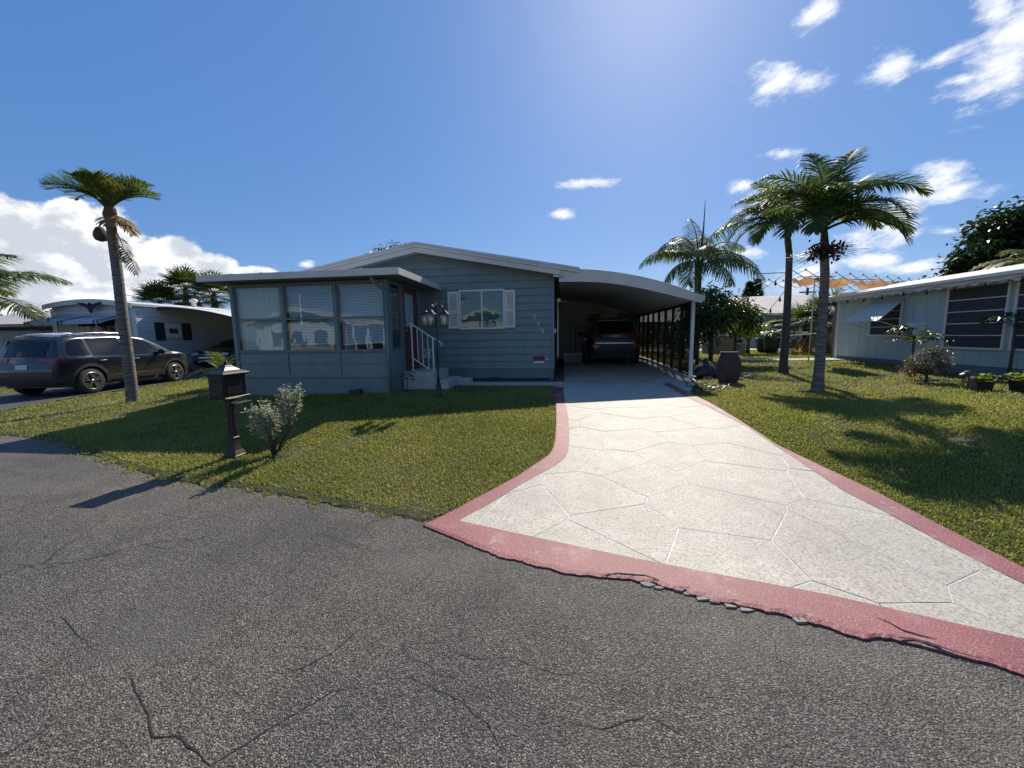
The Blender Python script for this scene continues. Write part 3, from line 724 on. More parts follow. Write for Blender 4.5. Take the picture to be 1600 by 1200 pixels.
# house number, sign, meter and hose bib
for ch, px_, py_ in (('5', 835.5, 495), ('7', 841.5, 506), ('0', 848, 517.5)):
    q = PY(px_, py_, HY - .02); put_text(ch, 'house_number', .15, .006, (q.x, HY - .034, q.z), (R(90), 0, 0), MT['white'], home)
a, b_ = PY(832.5, 556, HY - .03), PY(851.5, 568, HY - .03)
MT['block0'] = M('grey_sign_edge', (.30, .28, .28), .6)
MT['signred'] = M('sign_red', (.23, .022, .028), .45, (.17, .02, .024), 14)
sg = MB().box(a.x, b_.x, HY - .036, HY - .028, b_.z, a.z).build('notice_sign', MT['block0'], home)
MB().box(a.x + .012, b_.x - .012, HY - .039, HY - .0365, b_.z + .072, a.z - .012).build('dark_panel', MT['black'], sg)
MB().box(a.x + .015, b_.x - .02, HY - .040, HY - .0365, b_.z + .012, b_.z + .066).build('white_strip', MT['white'], sg)
MB().box(a.x + .025, b_.x - .075, HY - .0425, HY - .0395, b_.z + .085, a.z - .022).build('red_panel', MT['signred'], sg)
q = PY(854.8, 561.5, HY - .03); MB().lathe([(.022, -.03), (.024, -.02), (.018, 0)], (q.x, HY - .02, q.z), 10, 'y').build('outlet_cover', MT['white'], home)
q = PY(866, 517, HY); MB().box(HX1 + .02, HX1 + .07, HY + .02, HY + .07, q.z - .06, q.z + .06).build('porch_switch_box', MT['white'], home, .006)
g = MB(); g.tube([(HX1 + .045, 10.42, 2.9), (HX1 + .045, 10.42, 1.2), (HX1 + .09, 10.43, .95), (HX1 + .05, 10.44, .75), (HX1 + .06, 10.45, .5)], .018, 6); g.build('cable', MT['blackp'], home)

# ------------------------------------------------------------------ enclosed porch
PYF, PX0, PX1 = 8.0, -7.47, -3.70
porch = thing('enclosed_porch', 'teal enclosed porch with three wide window bays and flat beige roof', 'porch', (-5.6, 9.1, T(-5.6, 8.5)))
PT0 = 2.752
gz0 = min(T(x, 8) for x in (-7.4, -6, -5, -3.8)) - .08
MB().box(PX0 + .03, PX1 - .03, PYF + .05, 10.29, gz0, .60).build('foundation', MT['siding_d'], porch)
MB().box(PX0 + .01, PX1 - .01, PYF + .005, PYF + .048, gz0, .642).build('skirt_panel', MT['siding_d'], porch)
MB().box(PX0 - .004, PX1 + .004, PYF - .022, PYF + .048, .643, .715).build('base_rail', MT['siding'], porch, .004)
BAYS = [(-7.385, -6.225), (-6.150, -4.960), (-4.885, -3.800)]
for (a, b_) in BAYS:
    for z0, z1 in ((.716, .945), (.949, 1.205)):
        g = MB(); g.add([(a, PYF - .006, z0), (b_, PYF - .006, z0), (b_, PYF + .004, z1), (a, PYF + .004, z1), (a, PYF + .03, z0), (b_, PYF + .03, z0), (b_, PYF + .03, z1), (a, PYF + .03, z1)],
                        [(0, 1, 2, 3), (0, 4, 5, 1), (3, 2, 6, 7), (1, 5, 6, 2), (0, 3, 7, 4)]); g.build('siding_board', MT['siding'], porch)
posts = [(PX0, -7.387), (-6.223, -6.152), (-4.958, -4.887), (-3.798, PX1)]
for a, b_ in posts: MB().box(a, b_, PYF - .026, PYF + .06, .7155, PT0 - .002).build('post', MT['siding'], porch, .004)
for i, (a, b_) in enumerate(BAYS):
    for j, (z0, z1) in enumerate(((1.262, 1.935), (1.985, 2.672))):
        f_ = MB(); tt = .028
        f_.box(a, b_, PYF - .010, PYF + .03, z1, z1 + (.05 if j == 0 else .078)); 
        if j == 0: f_.box(a - .001, b_ + .001, PYF - .03, PYF + .04, z0 - .055, z0)
        f_.box(a, a + tt, PYF - .008, PYF + .03, z0, z1); f_.box(b_ - tt, b_, PYF - .008, PYF + .03, z0, z1)
        wfr = f_.build('window', MT['siding_d'], porch, .003)
        MB().box(a + tt, b_ - tt, PYF + .010, PYF + .014, z0, z1).build('pane', MT['glass'], wfr)
    if i == 0:
        rows = []
        for k in range(61):
            xx = lerp(a + .02, b_ - .02, k / 60); rows.append([(xx, PYF + .09 + .018 * math.sin(k * 1.05), 1.27), (xx, PYF + .09 + .012 * math.sin(k * 1.05 + .3), 2.67)])
        MB().grid(rows).build('curtain', MT['curtain'], porch)
    else:
        bl = MB(); zz = 2.66; zb = 1.40
        while zz > zb:
            q = (zz - zb) / 1.26; tilt = (.03 if i == 2 else .005) * (1 - q)
            for s0, s1 in ((a + .03, b_ - .03),):
                bl.add([(s0, PYF + .082, zz - .010 - tilt), (s1, PYF + .082, zz - .010 + tilt), (s1, PYF + .098, zz + .015 + tilt), (s0, PYF + .098, zz + .015 - tilt)], [(0, 1, 2, 3)])
            zz -= .034
        bl.obox(((a + b_) / 2, PYF + .09, zb - .01), Vector((1, 0, .05 if i == 2 else .008)).normalized(), (0, 1, 0), (0, 0, 1), (b_ - a) / 2 - .03, .014, .012)
        stuff(bl.build('blind', MT['blind'], porch))
# interior so that the panes look into a room
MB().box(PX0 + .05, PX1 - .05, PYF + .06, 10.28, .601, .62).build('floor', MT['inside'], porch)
MB().box(PX0, PX0 + .05, PYF + .061, 10.28, .2, PT0 - .002).build('end_wall', MT['siding'], porch)
# side wall with door: pane, frame, door, boards
XW = PX1
g = MB(); g.box(XW - .045, XW, PYF + .061, 10.28, gz0, .70); g.build('skirt_panel', MT['siding_d'], porch)
g = MB(); g.box(XW - .05, XW - .004, PYF + .061, 8.66, .701, 1.26); g.build('side_panel', MT['siding'], porch)
MB().box(XW - .03, XW - .026, PYF + .10, 8.63, 1.262, 2.67).build('pane', MT['glass'], porch)
g = MB(); g.box(XW - .05, XW + .004, PYF + .061, 8.10, 1.261, PT0 - .003); g.box(XW - .05, XW + .002, 8.61, 8.66, 1.261, PT0 - .003); g.box(XW - .05, XW, 8.101, 8.609, 2.67, PT0 - .003); g.box(XW - .05, XW + .01, 8.101, 8.609, 1.94, 1.99); g.box(XW - .05, XW + .016, 8.101, 8.609, 1.262, 1.29)
g.build('window_frame', MT['siding_d'], porch, .003)
MT['doortrim'] = M('mauve_door_trim', (.20, .17, .17), .55)
g = MB(); g.box(XW - .05, XW + .02, 8.665, 8.735, .70, 2.70); g.box(XW - .05, XW + .02, 9.625, 9.69, .70, 2.70); g.box(XW - .05, XW + .02, 8.665, 9.69, 2.7005, 2.75); dfm = g.build('door_frame', MT['doortrim'], porch, .004)
g = MB(); y0, y1 = 8.74, 9.62
g.box(XW - .04, XW + .008, y0, y0 + .11, .72, 2.695); g.box(XW - .04, XW + .008, y1 - .11, y1, .72, 2.695)
for z0, z1 in ((.72, .95), (1.62, 1.76), (2.56, 2.695)): g.box(XW - .04, XW + .008, y0 + .11, y1 - .11, z0, z1)
g.box(XW - .03, XW - .01, y0 + .11, y1 - .11, .95, 1.62)
door = g.build('door', MT['redbrown'], porch, .004)
MB().box(XW - .02, XW - .016, y0 + .11, y1 - .11, 1.76, 2.56).build('pane', MT['glass'], door)
rows = [[(XW - .05 - .008 * math.sin(k * 1.3), lerp(y0 + .1, y1 - .1, k / 30), zz) for zz in (1.74, 2.58)] for k in range(31)]
MB().grid(rows).build('door_curtain', MT['blind'], door)
g = MB(); g.tube([(XW + .008, y0 + .06, 1.68), (XW + .05, y0 + .06, 1.68), (XW + .055, y0 + .10, 1.68)], .011); g.build('handle', MT['chrome'], door)
z = .70
while z < 2.74:
    zt = min(z + .192, 2.748)
    g = MB(); g.add([(XW + .006, 9.695, z), (XW + .006, 10.278, z), (XW - .006, 10.278, zt), (XW - .006, 9.695, zt), (XW - .03, 9.695, z), (XW - .03, 10.278, z), (XW - .03, 10.278, zt), (XW - .03, 9.695, zt)],
                    [(0, 1, 2, 3), (0, 4, 5, 1), (3, 2, 6, 7), (0, 3, 7, 4), (1, 5, 6, 2)]); g.build('siding_board', MT['siding'], porch); z += .192
# flat roof with deep fascia
prf = MB().box(-7.74, -3.26, 7.52, 10.27, 2.80, 2.872).build('roof', MT['roof'], porch)
g = MB(); g.box(-7.77, -3.23, 7.49, 7.518, 2.757, 2.893); g.build('fascia', MT['trim'], prf, .005)
g = MB(); g.box(-3.258, -3.23, 7.5195, 10.27, 2.757, 2.893); g.build('fascia', MT['trim'], prf, .005)
g = MB(); g.box(-7.77, -7.742, 7.5195, 10.27, 2.757, 2.893); g.build('fascia', MT['trim'], prf, .005)
g = MB(); g.box(-7.74, -3.26, 7.52, 10.27, 2.775, 2.795); g.build('soffit', MT['siding_d'], prf)
for x in (-7.0, -6.3, -5.6, -4.8, -4.1): MB().box(x, x + .07, 7.53, 7.6, 2.873, 2.91).build('roof_clip', MT['roof'], prf)
g = MB(); q = [(-3.86, 7.60, 2.78), (-3.86, 7.60, 2.70), (-3.80, 7.80, 2.58), (-3.745, 7.945, 2.50), (-3.745, 7.945, 1.2), (-3.745, 7.945, T(-3.74, 7.9) + .05)]
g.tube(q, .036, 8); g.build('downspout', MT['siding'], porch)

# steps and handrail
steps = thing('entry_steps', 'beige concrete steps at the red brown porch door', 'steps', (-3.2, 9.0, T(-3.2, 9)))
MB().box(-3.68, -2.93, 8.50, 9.66, .20, .715).build('landing', MT['concrete_st'], steps, .015)
MB().box(-2.929, -2.60, 8.52, 9.64, .20, .50).build('step', MT['concrete_st'], steps, .015)
MB().box(-2.70, -2.28, 9.24, 9.60, .24, .47).build('step', MT['concrete_st'], steps, .012)
rail = thing('stair_railing', 'white metal handrail with balusters beside the porch steps', 'railing', (-3.2, 8.6, .7))
def rp(px_, py_): q = PY(px_, py_, 8.58); return Vector((q.x, 8.58, q.z))
A_, B_ = rp(641, 505), rp(684, 533)
g = MB(); g.bar(A_, B_, .034, .02); e = B_; g.tube([e, e + Vector((.05, 0, -.02)), e + Vector((.09, 0, -.04)), e + Vector((.11, 0, -.09)), e + Vector((.08, 0, -.12)), e + Vector((.05, 0, -.10))], .011, 6)
g.build('handrail', MT['white'], rail)
A2, B2 = rp(646, 560), rp(671, 577); B2.z = max(B2.z, .74)
MB().bar(A2, B2, .02, .02).build('bottom_rail', MT['white'], rail)
for px_ in (642.5, 651.5, 659.5, 668, 676):
    k = (px_ - 641) / 43.0; top = A_.lerp(B_, k); bot = A2.lerp(B2, (px_ - 646) / 25.0)
    if px_ in (642.5, 676): bot = Vector((top.x, 8.58, .715 if px_ < 650 else .50)); w = .026
    else: w = .015
    MB().bar((top.x, 8.58, top.z), (top.x, 8.58, bot.z), w, w).build('baluster', MT['white'], rail)
g = MB()
c_ = rp(668, 552)
for s_ in (-1, 1):
    for v_ in (-1, 1):
        pts = [c_ + Vector((s_ * (.02 + .055 * math.sin(a * .55)), 0, v_ * (.05 + .05 * a - .012 * a * a))) for a in np.linspace(0, 5.2, 14)]
        g.tube(pts, .006, 5)
g.build('scrollwork', MT['white'], rail)

# ------------------------------------------------------------------ carport
carport = thing('carport', 'white bow roofed carport with dark screened side on the teal home', 'carport', (1.6, 12, T(1.6, 12)))
FYC = 9.936
top_pts = [PY(a, b_, FYC) for a, b_ in [(880, 419), (905, 419.5), (930, 421), (960, 424), (1000, 431), (1040, 441), (1070, 451), (1094, 460)]]
bot_pts = [PY(a, b_, FYC) for a, b_ in [(880, 440), (905, 440), (930, 440.5), (960, 443), (1000, 450), (1040, 459), (1070, 467), (1092, 472)]]
TX, TZ = [p_.x for p_ in top_pts], [p_.z for p_ in top_pts]; BX, BZ = [p_.x for p_ in bot_pts], [p_.z for p_ in bot_pts]
def _ext(X, Z):
    a = (Z[-1] - Z[-3]) / (X[-1] - X[-3]); X.append(X[-1] + .6); Z.append(Z[-1] + a * .6); X.insert(0, X[0] - .6); Z.insert(0, Z[0])
_ext(TX, TZ); _ext(BX, BZ)
def smooth_i(x, X, Z): return float(np.interp(x, X, Z) * .5 + .25 * np.interp(x - .25, X, Z) + .25 * np.interp(x + .25, X, Z))
cx = list(np.linspace(-.08, 3.35, 40))
crf = MB(); crf.prism([(x, smooth_i(x, TX, TZ) - .03) for x in cx] + [(x, smooth_i(x, TX, TZ) - .085) for x in cx[::-1]], (FYC + .03, 18.5), lambda p, e: (p[0], e, p[1]))
croof = crf.build('roof', MT['ceil'], carport)
g = MB(); g.prism([(x, smooth_i(x, TX, TZ)) for x in cx] + [(x, smooth_i(x, BX, BZ)) for x in cx[::-1]], (FYC, FYC + .028), lambda p, e: (p[0], e, p[1])); g.build('fascia', MT['trim'], croof, .004)
zr = smooth_i(3.35, TX, TZ)
g = MB(); g.box(3.351, 3.41, FYC, 18.5, zr - .13, zr - .015); g.build('gutter', MT['trim'], croof, .006)
for k in range(1, 14):
    x = k * .26
    if x < 3.4: MB().box(x - .012, x + .012, FYC + .04, 18.4, smooth_i(x, TX, TZ) - .105, smooth_i(x, TX, TZ) - .088).build('ceiling_seam', MT['ceil'], croof)
SX = 3.30
g = MB(); g.box(SX - .02, SX + .06, 10.46, 10.54, T(SX, 10.5) - .05, zr - .09); g.build('post', MT['white'], carport, .006)
MB().box(-.18, 3.5, 18.3, 18.4, .3, 3.05).build('rear_wall', MT['white'], carport)
nb = 9
ys = [10.57 + (18.28 - 10.57) * k / nb for k in range(nb + 1)]
ztop = zr - .10
m_, t, b = mk('insect_screen'); t.nodes.remove(b); p = pos(t)
tr = t.nodes.new('ShaderNodeBsdfTransparent'); df = t.nodes.new('ShaderNodeBsdfDiffuse'); df.inputs[0].default_value = (.02, .022, .024, 1)
mx = t.nodes.new('ShaderNodeMixShader'); t.links.new(ramp(t, noise(t, p, 1.5, 3), [(.3, .60), (.7, .74)]), mx.inputs[0]); t.links.new(tr.outputs[0], mx.inputs[1]); t.links.new(df.outputs[0], mx.inputs[2]); t.links.new(mx.outputs[0], t.nodes['Material Output'].inputs[0])
MT['screen'] = m_
for k in range(nb):
    zb = T(SX, ys[k]) + .14
    MB().box(SX + .02, SX + .024, ys[k] + .03, ys[k + 1] - .03, zb, ztop - .06).build('screen_panel', MT['screen'], carport)
    MB().box(SX - .01, SX + .05, ys[k + 1] - .04, ys[k + 1] + .04, zb - .02, ztop - .0605).build('screen_post', MT['black'], carport)
MB().box(SX - .012, SX + .052, 10.57, 18.28, ztop - .06, ztop).build('top_rail', MT['black'], carport)
MB().box(SX - .012, SX + .052, 10.57, 18.28, T(SX, 10.6) + .115, T(SX, 10.6) + .15).build('bottom_rail', MT['black'], carport)
MT['block'] = M('kerb_block', (.44, .40, .37), .85, (.30, .27, .25), 5, .4, 40)
y = 10.62
while y < 18:
    L = random.uniform(.30, .36); zz = T(SX, y) 
    MB().box(SX - .09, SX + .07, y, y + L, zz - .04, zz + .10 + random.uniform(-.008, .008)).build('kerb_block', MT['block'], carport, .012); y += L + random.uniform(.015, .03)
# ------------------------------------------------------------------ cars: silhouette + width function -> shells, panels, wheels, lamps
def interp(pts, x): return float(np.interp(x, [p_[0] for p_ in pts], [p_[1] for p_ in pts]))
class Car:
    def __init__(s, name, label, spec, paint, group=None):
        s.k = spec; s.root = thing(name, label, 'car', (0, 0, 0), 0, group); s.paint = paint
        s.prof = spec['prof']; s.hw = spec['width'] / 2
        xs_ = [p_[0] for p_ in s.prof]; s.x0, s.x1 = min(xs_), max(xs_)
        s.topf = spec['top']; s.build()
    def bottom(s, x):
        z = s.k['sill'] + .05 * max(0, (abs(x) - 1.75) / .5)
        for xw in s.k['axles']:
            d = abs(x - xw); ra = s.k['arch']
            if d < ra: z = max(z, s.k['wr'] + math.sqrt(ra * ra - d * d) - .0)
        return z
    def wid(s, x, z):
        k = s.k; w = s.hw
        if z > k['belt']: w -= (z - k['belt']) * k['tumble'] + .012
        elif z < .55: w -= (.55 - z) * .12
        e = max(0, abs(x) - (s.x1 - .75 if x > 0 else -s.x0 - .75)) / .75
        w -= .20 * e ** 2.4
        top = interp(s.topf, x); dlt = max(0, top - z); r = .10
        if dlt < r: w -= r * (1 - math.sqrt(max(0, 1 - (1 - dlt / r) ** 2))) * .75
        return w
    def side_pts(s, x, z, off, sd): return (x, sd * (s.wid(x, z) + off), z)
    def side_panel(s, name, xs_, lo, hi, off, mat, parent, n=5):
        for sd in (-1, 1):
            g_ = MB(); rows = []
            for x in xs_:
                a, b_ = lo(x), hi(x); rows.append([s.side_pts(x, lerp(a, b_, q / n), off, sd) for q in range(n + 1)])
            g_.grid(rows); o = g_.build(name, mat, parent, world=False)
    def shell_pt(s, u, y, off=0):
        i = min(int(u), len(s.prof) - 2); f = u - i; a, b_ = s.prof[i], s.prof[i + 1]
        x, z = lerp(a[0], b_[0], f), lerp(a[1], b_[1], f); tx, tz = b_[0] - a[0], b_[1] - a[1]; L = math.hypot(tx, tz); nx, nz = -tz / L, tx / L
        yw = s.wid(x, min(z, interp(s.topf, x))); cr = .045 * (1 - (y / max(.1, yw)) ** 2)
        return (x + nx * (off + cr * .9), y, z + nz * (off + cr * .9))
    def patch(s, name, u0, u1, y0, y1, off, mat, parent, n=6, m_=8, rel=False):
        g_ = MB(); rows = []
        for a in range(n + 1):
            u = lerp(u0, u1, a / n); i = min(int(u), len(s.prof) - 2); p0, p1 = s.prof[i], s.prof[i + 1]; xx, zz = lerp(p0[0], p1[0], u - i), lerp(p0[1], p1[1], u - i)
            yw = s.wid(xx, min(zz, interp(s.topf, xx))) if rel else 1
            rows.append([s.shell_pt(u, lerp(y0, y1, q / m_) * yw, off) for q in range(m_ + 1)])
        g_.grid(rows); return g_.build(name, mat, parent, world=False)
    def build(s):
        k = s.k; g_ = MB()
        for sd in (-1, 1):
            rows = []
            for x in np.linspace(s.x0, s.x1, 110):
                b_, t_ = s.bottom(x), interp(s.topf, x); t_ = max(t_, b_ + .01)
                rows.append([(x, sd * s.wid(x, lerp(b_, t_, (q / 22))), lerp(b_, t_, q / 22)) for q in range(23)])
            g_.grid(rows)
        rows = []; nu = (len(s.prof) - 1) * 4
        for a in range(nu + 1):
            u = a / 4; i = min(int(u), len(s.prof) - 2); x, z = lerp(s.prof[i][0], s.prof[i + 1][0], u - i), lerp(s.prof[i][1], s.prof[i + 1][1], u - i)
            yw = s.wid(x, min(z, interp(s.topf, x))); rows.append([s.shell_pt(u, lerp(-yw, yw, q / 12)) for q in range(13)])
        g_.grid(rows)
        body = g_.build('body', s.paint, s.root, world=False); s.body = body
        MB().box(s.x0 + .25, s.x1 - .25, -s.hw + .12, s.hw - .12, .24, .7).build('underbody', MT['blackp'], s.root, world=False)
        # glass
        for (nm, xs_, lo, hi) in k['side_glass']:
            s.side_panel('side_window', np.linspace(xs_[0], xs_[1], 14), (lambda x, lo=lo: interp(lo, x)), (lambda x, hi=hi: interp(hi, x)), .006, MT['carglass'], body)
        s.patch('windscreen', *k['windscreen'], -.86, .86, .006, MT['carglass'], body, rel=True)
        s.patch('rear_window', *k['rear_glass'], -.80, .80, .007, MT['carglass'], body, rel=True)
        # cladding
        if k.get('clad'):
            for xw in k['axles']:
                for sd in (-1, 1):
                    q_ = MB(); rows = []
                    for a in np.linspace(-.12, math.pi + .12, 28):
                        rr_ = []
                        for r_ in (k['arch'] - .012, k['arch'] + .035, k['arch'] + .075):
                            x, z = xw + r_ * math.cos(a), max(.25, k['wr'] + r_ * math.sin(a)); rr_.append((x, sd * (s.wid(x, max(z, .3)) + .016), z))
                        rows.append(rr_)
                    q_.grid(rows); q_.build('arch_trim', MT['blackp'], body, world=False)
            xa, xb = k['axles'][1] + k['arch'] + .06, k['axles'][0] - k['arch'] - .06
            s.side_panel('sill_trim', np.linspace(xa, xb, 10), lambda x: s.bottom(x) - .01, lambda x: k['sill'] + .13, .014, MT['blackp'], body)
            s.side_panel('sill_strip', np.linspace(xa, xb, 10), lambda x: k['sill'] + .135, lambda x: k['sill'] + .15, .017, MT['chrome'], body, 1)
            s.side_panel('bumper_trim', np.linspace(s.x0 + .01, k['axles'][1] - k['arch'] - .03, 8), lambda x: s.bottom(x), lambda x: .58, .012, MT['blackp'], body)
        for (nm, u0, u1, y0, y1, off, mt_) in k['patches']: s.patch(nm, u0, u1, y0, y1, off, MT[mt_], body, 4, 6)
        for (nm, xa, xb, za, zb, mt_) in k['side_lamps']: s.side_panel(nm, np.linspace(xa, xb, 6), lambda x: za, lambda x: zb, .009, MT[mt_], body)
        # doors: shut lines as thin dark strips, handles, mirrors, rails
        for xd in k['doors']:
            s.side_panel('door_seam', (xd - .004, xd + .004), lambda x: s.bottom(x) + .12, lambda x: k['belt'] - .02, .003, MT['blackp'], body, 8)
        for xh in k['handles']:
            for sd in (-1, 1):
                w = s.wid(xh, k['belt'] - .10); MB().obox((xh, sd * (w + .018), k['belt'] - .10), (1, 0, 0), (0, 1, 0), (0, 0, 1), .10, .014, .016).build('door_handle', MT['chrome'] if k.get('clad') else s.paint, body, .006, world=False)
        for sd in (-1, 1):
            w = s.wid(k['mirror'], k['belt'] + .05); q_ = MB(); q_.ball((k['mirror'], sd * (w + .13), k['belt'] + .09), .07, .12, .085); q_.bar((k['mirror'] + .02, sd * w, k['belt'] + .02), (k['mirror'], sd * (w + .1), k['belt'] + .05), .05, .03)
            q_.build('wing_mirror', MT['blackp'], body, world=False)
            if k.get('rails'):
                a, b_ = k['rails']; zt = lambda x: interp(s.topf, x)
                pts = [(x, sd * (s.hw - .36), zt(x) + (.05 if 0 < j < 7 else .0)) for j, x in enumerate(np.linspace(a, b_, 8))]
                q_ = MB(); q_.tube(pts, .016, 6); q_.build('roof_rail', MT['chrome'], body, world=False)
        # wheels
        wr = k['wr']; ww = .12
        for xw in k['axles']:
            for sd in (-1, 1):
                yc = sd * (s.hw - .125)
                q_ = MB(); q_.lathe([(wr * .66, -ww), (wr * .9, -ww * 1.0), (wr * .98, -ww * .8), (wr, -ww * .5), (wr, ww * .5), (wr * .98, ww * .8), (wr * .9, ww), (wr * .66, ww)], (xw, yc, wr), 32, 'y'); wh = q_.build('wheel', MT['rubber'], s.root, world=False)
                yo = yc + sd * (ww * .86)
                q_ = MB()
                q_.lathe([(wr * .66, sd * .0), (wr * .69, sd * .02), (wr * .62, sd * .03), (wr * .60, sd * -.04)], (xw, yo, wr), 28, 'y')
                for j in range(5):
                    a0 = 2 * math.pi * j / 5 + .3
                    for da in (-.17, .17):
                        c0 = Vector((xw + .05 * math.cos(a0), yo + sd * .022, wr + .05 * math.sin(a0))); c1 = Vector((xw + wr * .63 * math.cos(a0 + da), yo + sd * .012, wr + wr * .63 * math.sin(a0 + da)))
                        q_.bar(c0, c1, .030, .034, (0, 1, 0))
                q_.lathe([(.055, 0), (.05, sd * .035)], (xw, yo, wr), 14, 'y')
                q_.build('rim', MT['alloy'], wh, world=False)
                q_ = MB(); q_.lathe([(wr * .62, 0), (wr * .61, sd * .006)], (xw, yo - sd * .05, wr), 20, 'y'); q_.build('brake_disc', MT['blackp'], wh, world=False)
def place(o, x, y, z, heading): o.location = (x, y, z); o.rotation_euler = (0, 0, heading)

MT['paint_grey'] = M('dark_grey_car_paint', (.036, .037, .042), .22, (.031, .032, .037), 3, metal=.6, coat=1)
MT['paint_black'] = M('black_car_paint', (.010, .010, .012), .25, (.013, .013, .015), 3, metal=.3, coat=1)
MT['paint_slate'] = M('slate_car_paint', (.050, .055, .060), .3, (.045, .05, .055), 3, metal=.5, coat=1)
suv_prof = [(-2.28, .34), (-2.33, .50), (-2.335, .72), (-2.29, .93), (-2.24, 1.06), (-2.13, 1.27), (-2.00, 1.49), (-2.02, 1.585), (-1.80, 1.63), (-1.2, 1.672), (-.5, 1.69), (.2, 1.675), (.55, 1.63), (.95, 1.42), (1.34, 1.15), (1.75, 1.09), (2.05, 1.02), (2.24, .90), (2.31, .72), (2.32, .50), (2.26, .34)]
suv_top = [(-2.335, .80), (-2.29, .94), (-2.24, 1.06), (-2.13, 1.27), (-2.02, 1.56), (-1.80, 1.62), (-1.2, 1.665), (-.5, 1.685), (.2, 1.67), (.55, 1.625), (.95, 1.41), (1.34, 1.145), (1.75, 1.085), (2.05, 1.015), (2.24, .89), (2.32, .70)]
SUV = dict(prof=suv_prof, top=suv_top, width=1.88, sill=.36, axles=(1.38, -1.37), arch=.425, wr=.37, belt=1.03, tumble=.42, clad=True,
           side_glass=[('q', (-1.95, -1.30), [(-1.95, 1.16), (-1.80, 1.10), (-1.3, 1.085)], [(-1.95, 1.22), (-1.82, 1.46), (-1.55, 1.56), (-1.3, 1.575)]), ('r', (-1.22, -.30), [(-1.22, 1.08), (-.3, 1.065)], [(-1.22, 1.575), (-.6, 1.595), (-.3, 1.595)]),
                       ('f', (-.20, .98), [(-.2, 1.06), (.98, 1.06)], [(-.2, 1.595), (.30, 1.575), (.62, 1.43), (.98, 1.12)])],
           windscreen=(12.15, 13.92), rear_glass=(4.05, 5.95),
           patches=[('licence_plate', 2.15, 2.75, -.16, .16, .012, 'plate'), ('tail_lamp', 3.05, 3.85, .38, .82, .012, 'tail'), ('tail_lamp', 3.05, 3.85, -.82, -.38, .012, 'tail'), ('bumper_trim', .1, 1.35, -.80, .80, .010, 'blackp'), ('spoiler', 6.2, 7.0, -.62, .62, .012, 'paint_grey'),
                    ('grille', 17.1, 17.9, -.5, .5, .01, 'blackp'), ('headlamp', 16.5, 17.1, .5, .8, .012, 'lampclear'), ('headlamp', 16.5, 17.1, -.8, -.5, .012, 'lampclear')],
           side_lamps=[('tail_lamp', -2.24, -1.99, .93, 1.03, 'tail')], doors=(-1.26, -.25, .95), handles=(-1.02, -.02), mirror=.82, rails=(-1.75, .35))
for k_ in ('prof', 'top'): SUV[k_] = [((-1.37 + (x + 1.37) * .80) if x < -1.37 else x, z) for x, z in SUV[k_]]
SUV['side_glass'][0] = ('q', (-1.80, -1.30), [(-1.80, 1.14), (-1.70, 1.10), (-1.3, 1.085)], [(-1.80, 1.22), (-1.71, 1.46), (-1.5, 1.55), (-1.3, 1.575)])
SUV['side_lamps'] = [('tail_lamp', -2.06, -1.86, .93, 1.03, 'tail')]
s1 = Car('parked_car', 'dark grey sport utility car parked behind the palm on the black driveway', SUV, MT['paint_grey'], None)
hrv_prof = [(-2.10, .32), (-2.16, .50), (-2.17, .74), (-2.13, .92), (-2.06, 1.04), (-1.86, 1.24), (-1.62, 1.47), (-1.66, 1.54), (-1.45, 1.57), (-.9, 1.60), (-.3, 1.605), (.3, 1.57), (.6, 1.50), (.98, 1.27), (1.30, 1.06), (1.7, .99), (1.98, .90), (2.12, .78), (2.17, .60), (2.15, .34)]
hrv_top = [(-2.17, .78), (-2.13, .92), (-2.06, 1.04), (-1.86, 1.24), (-1.66, 1.51), (-1.45, 1.56), (-.9, 1.595), (-.3, 1.60), (.3, 1.565), (.6, 1.495), (.98, 1.265), (1.30, 1.055), (1.7, .985), (1.98, .895), (2.12, .77), (2.17, .60)]
HRV = dict(prof=hrv_prof, top=hrv_top, width=1.80, sill=.34, axles=(1.30, -1.30), arch=.40, wr=.345, belt=.98, tumble=.45, clad=True,
           side_glass=[('q', (-1.62, -.85), [(-1.62, 1.17), (-.85, 1.04)], [(-1.62, 1.30), (-1.3, 1.46), (-.85, 1.50)]), ('r', (-.8, -.05), [(-.8, 1.04), (-.05, 1.02)], [(-.8, 1.50), (-.05, 1.52)]), ('f', (.02, .98), [(.02, 1.02), (.98, 1.0)], [(.02, 1.52), (.4, 1.45), (.98, 1.06)])],
           windscreen=(12.15, 13.9), rear_glass=(4.08, 5.95),
           patches=[('licence_plate', 3.02, 3.55, -.16, .16, .014, 'plate'), ('plate_recess', 2.95, 3.75, -.42, .42, .007, 'alloy'), ('bumper_trim', .1, 1.9, -.66, .66, .010, 'blackp'), ('bumper_strip', 1.95, 2.1, -.6, .6, .012, 'alloy'), ('reflector', 1.45, 1.75, .56, .74, .014, 'tail'), ('reflector', 1.45, 1.75, -.74, -.56, .014, 'tail'), ('tail_lamp', 3.2, 4.0, .52, .80, .012, 'tail'), ('tail_lamp', 3.2, 4.0, -.80, -.52, .012, 'tail')],
           side_lamps=[('tail_lamp', -2.06, -1.85, .92, 1.02, 'tail')], doors=(-.82, 0, .95), handles=(-.62, .2), mirror=.78)
s2 = Car('parked_car', 'slate grey hatchback parked under the bow roofed carport', HRV, MT['paint_slate'])
sed_prof = [(-2.33, .34), (-2.38, .52), (-2.38, .74), (-2.34, .95), (-2.0, 1.06), (-1.5, 1.30), (-1.1, 1.46), (-.6, 1.50), (-.1, 1.505), (.3, 1.47), (.62, 1.38), (1.0, 1.16), (1.25, 1.04), (1.7, 1.0), (2.1, .93), (2.28, .84), (2.36, .68), (2.37, .50), (2.32, .32)]
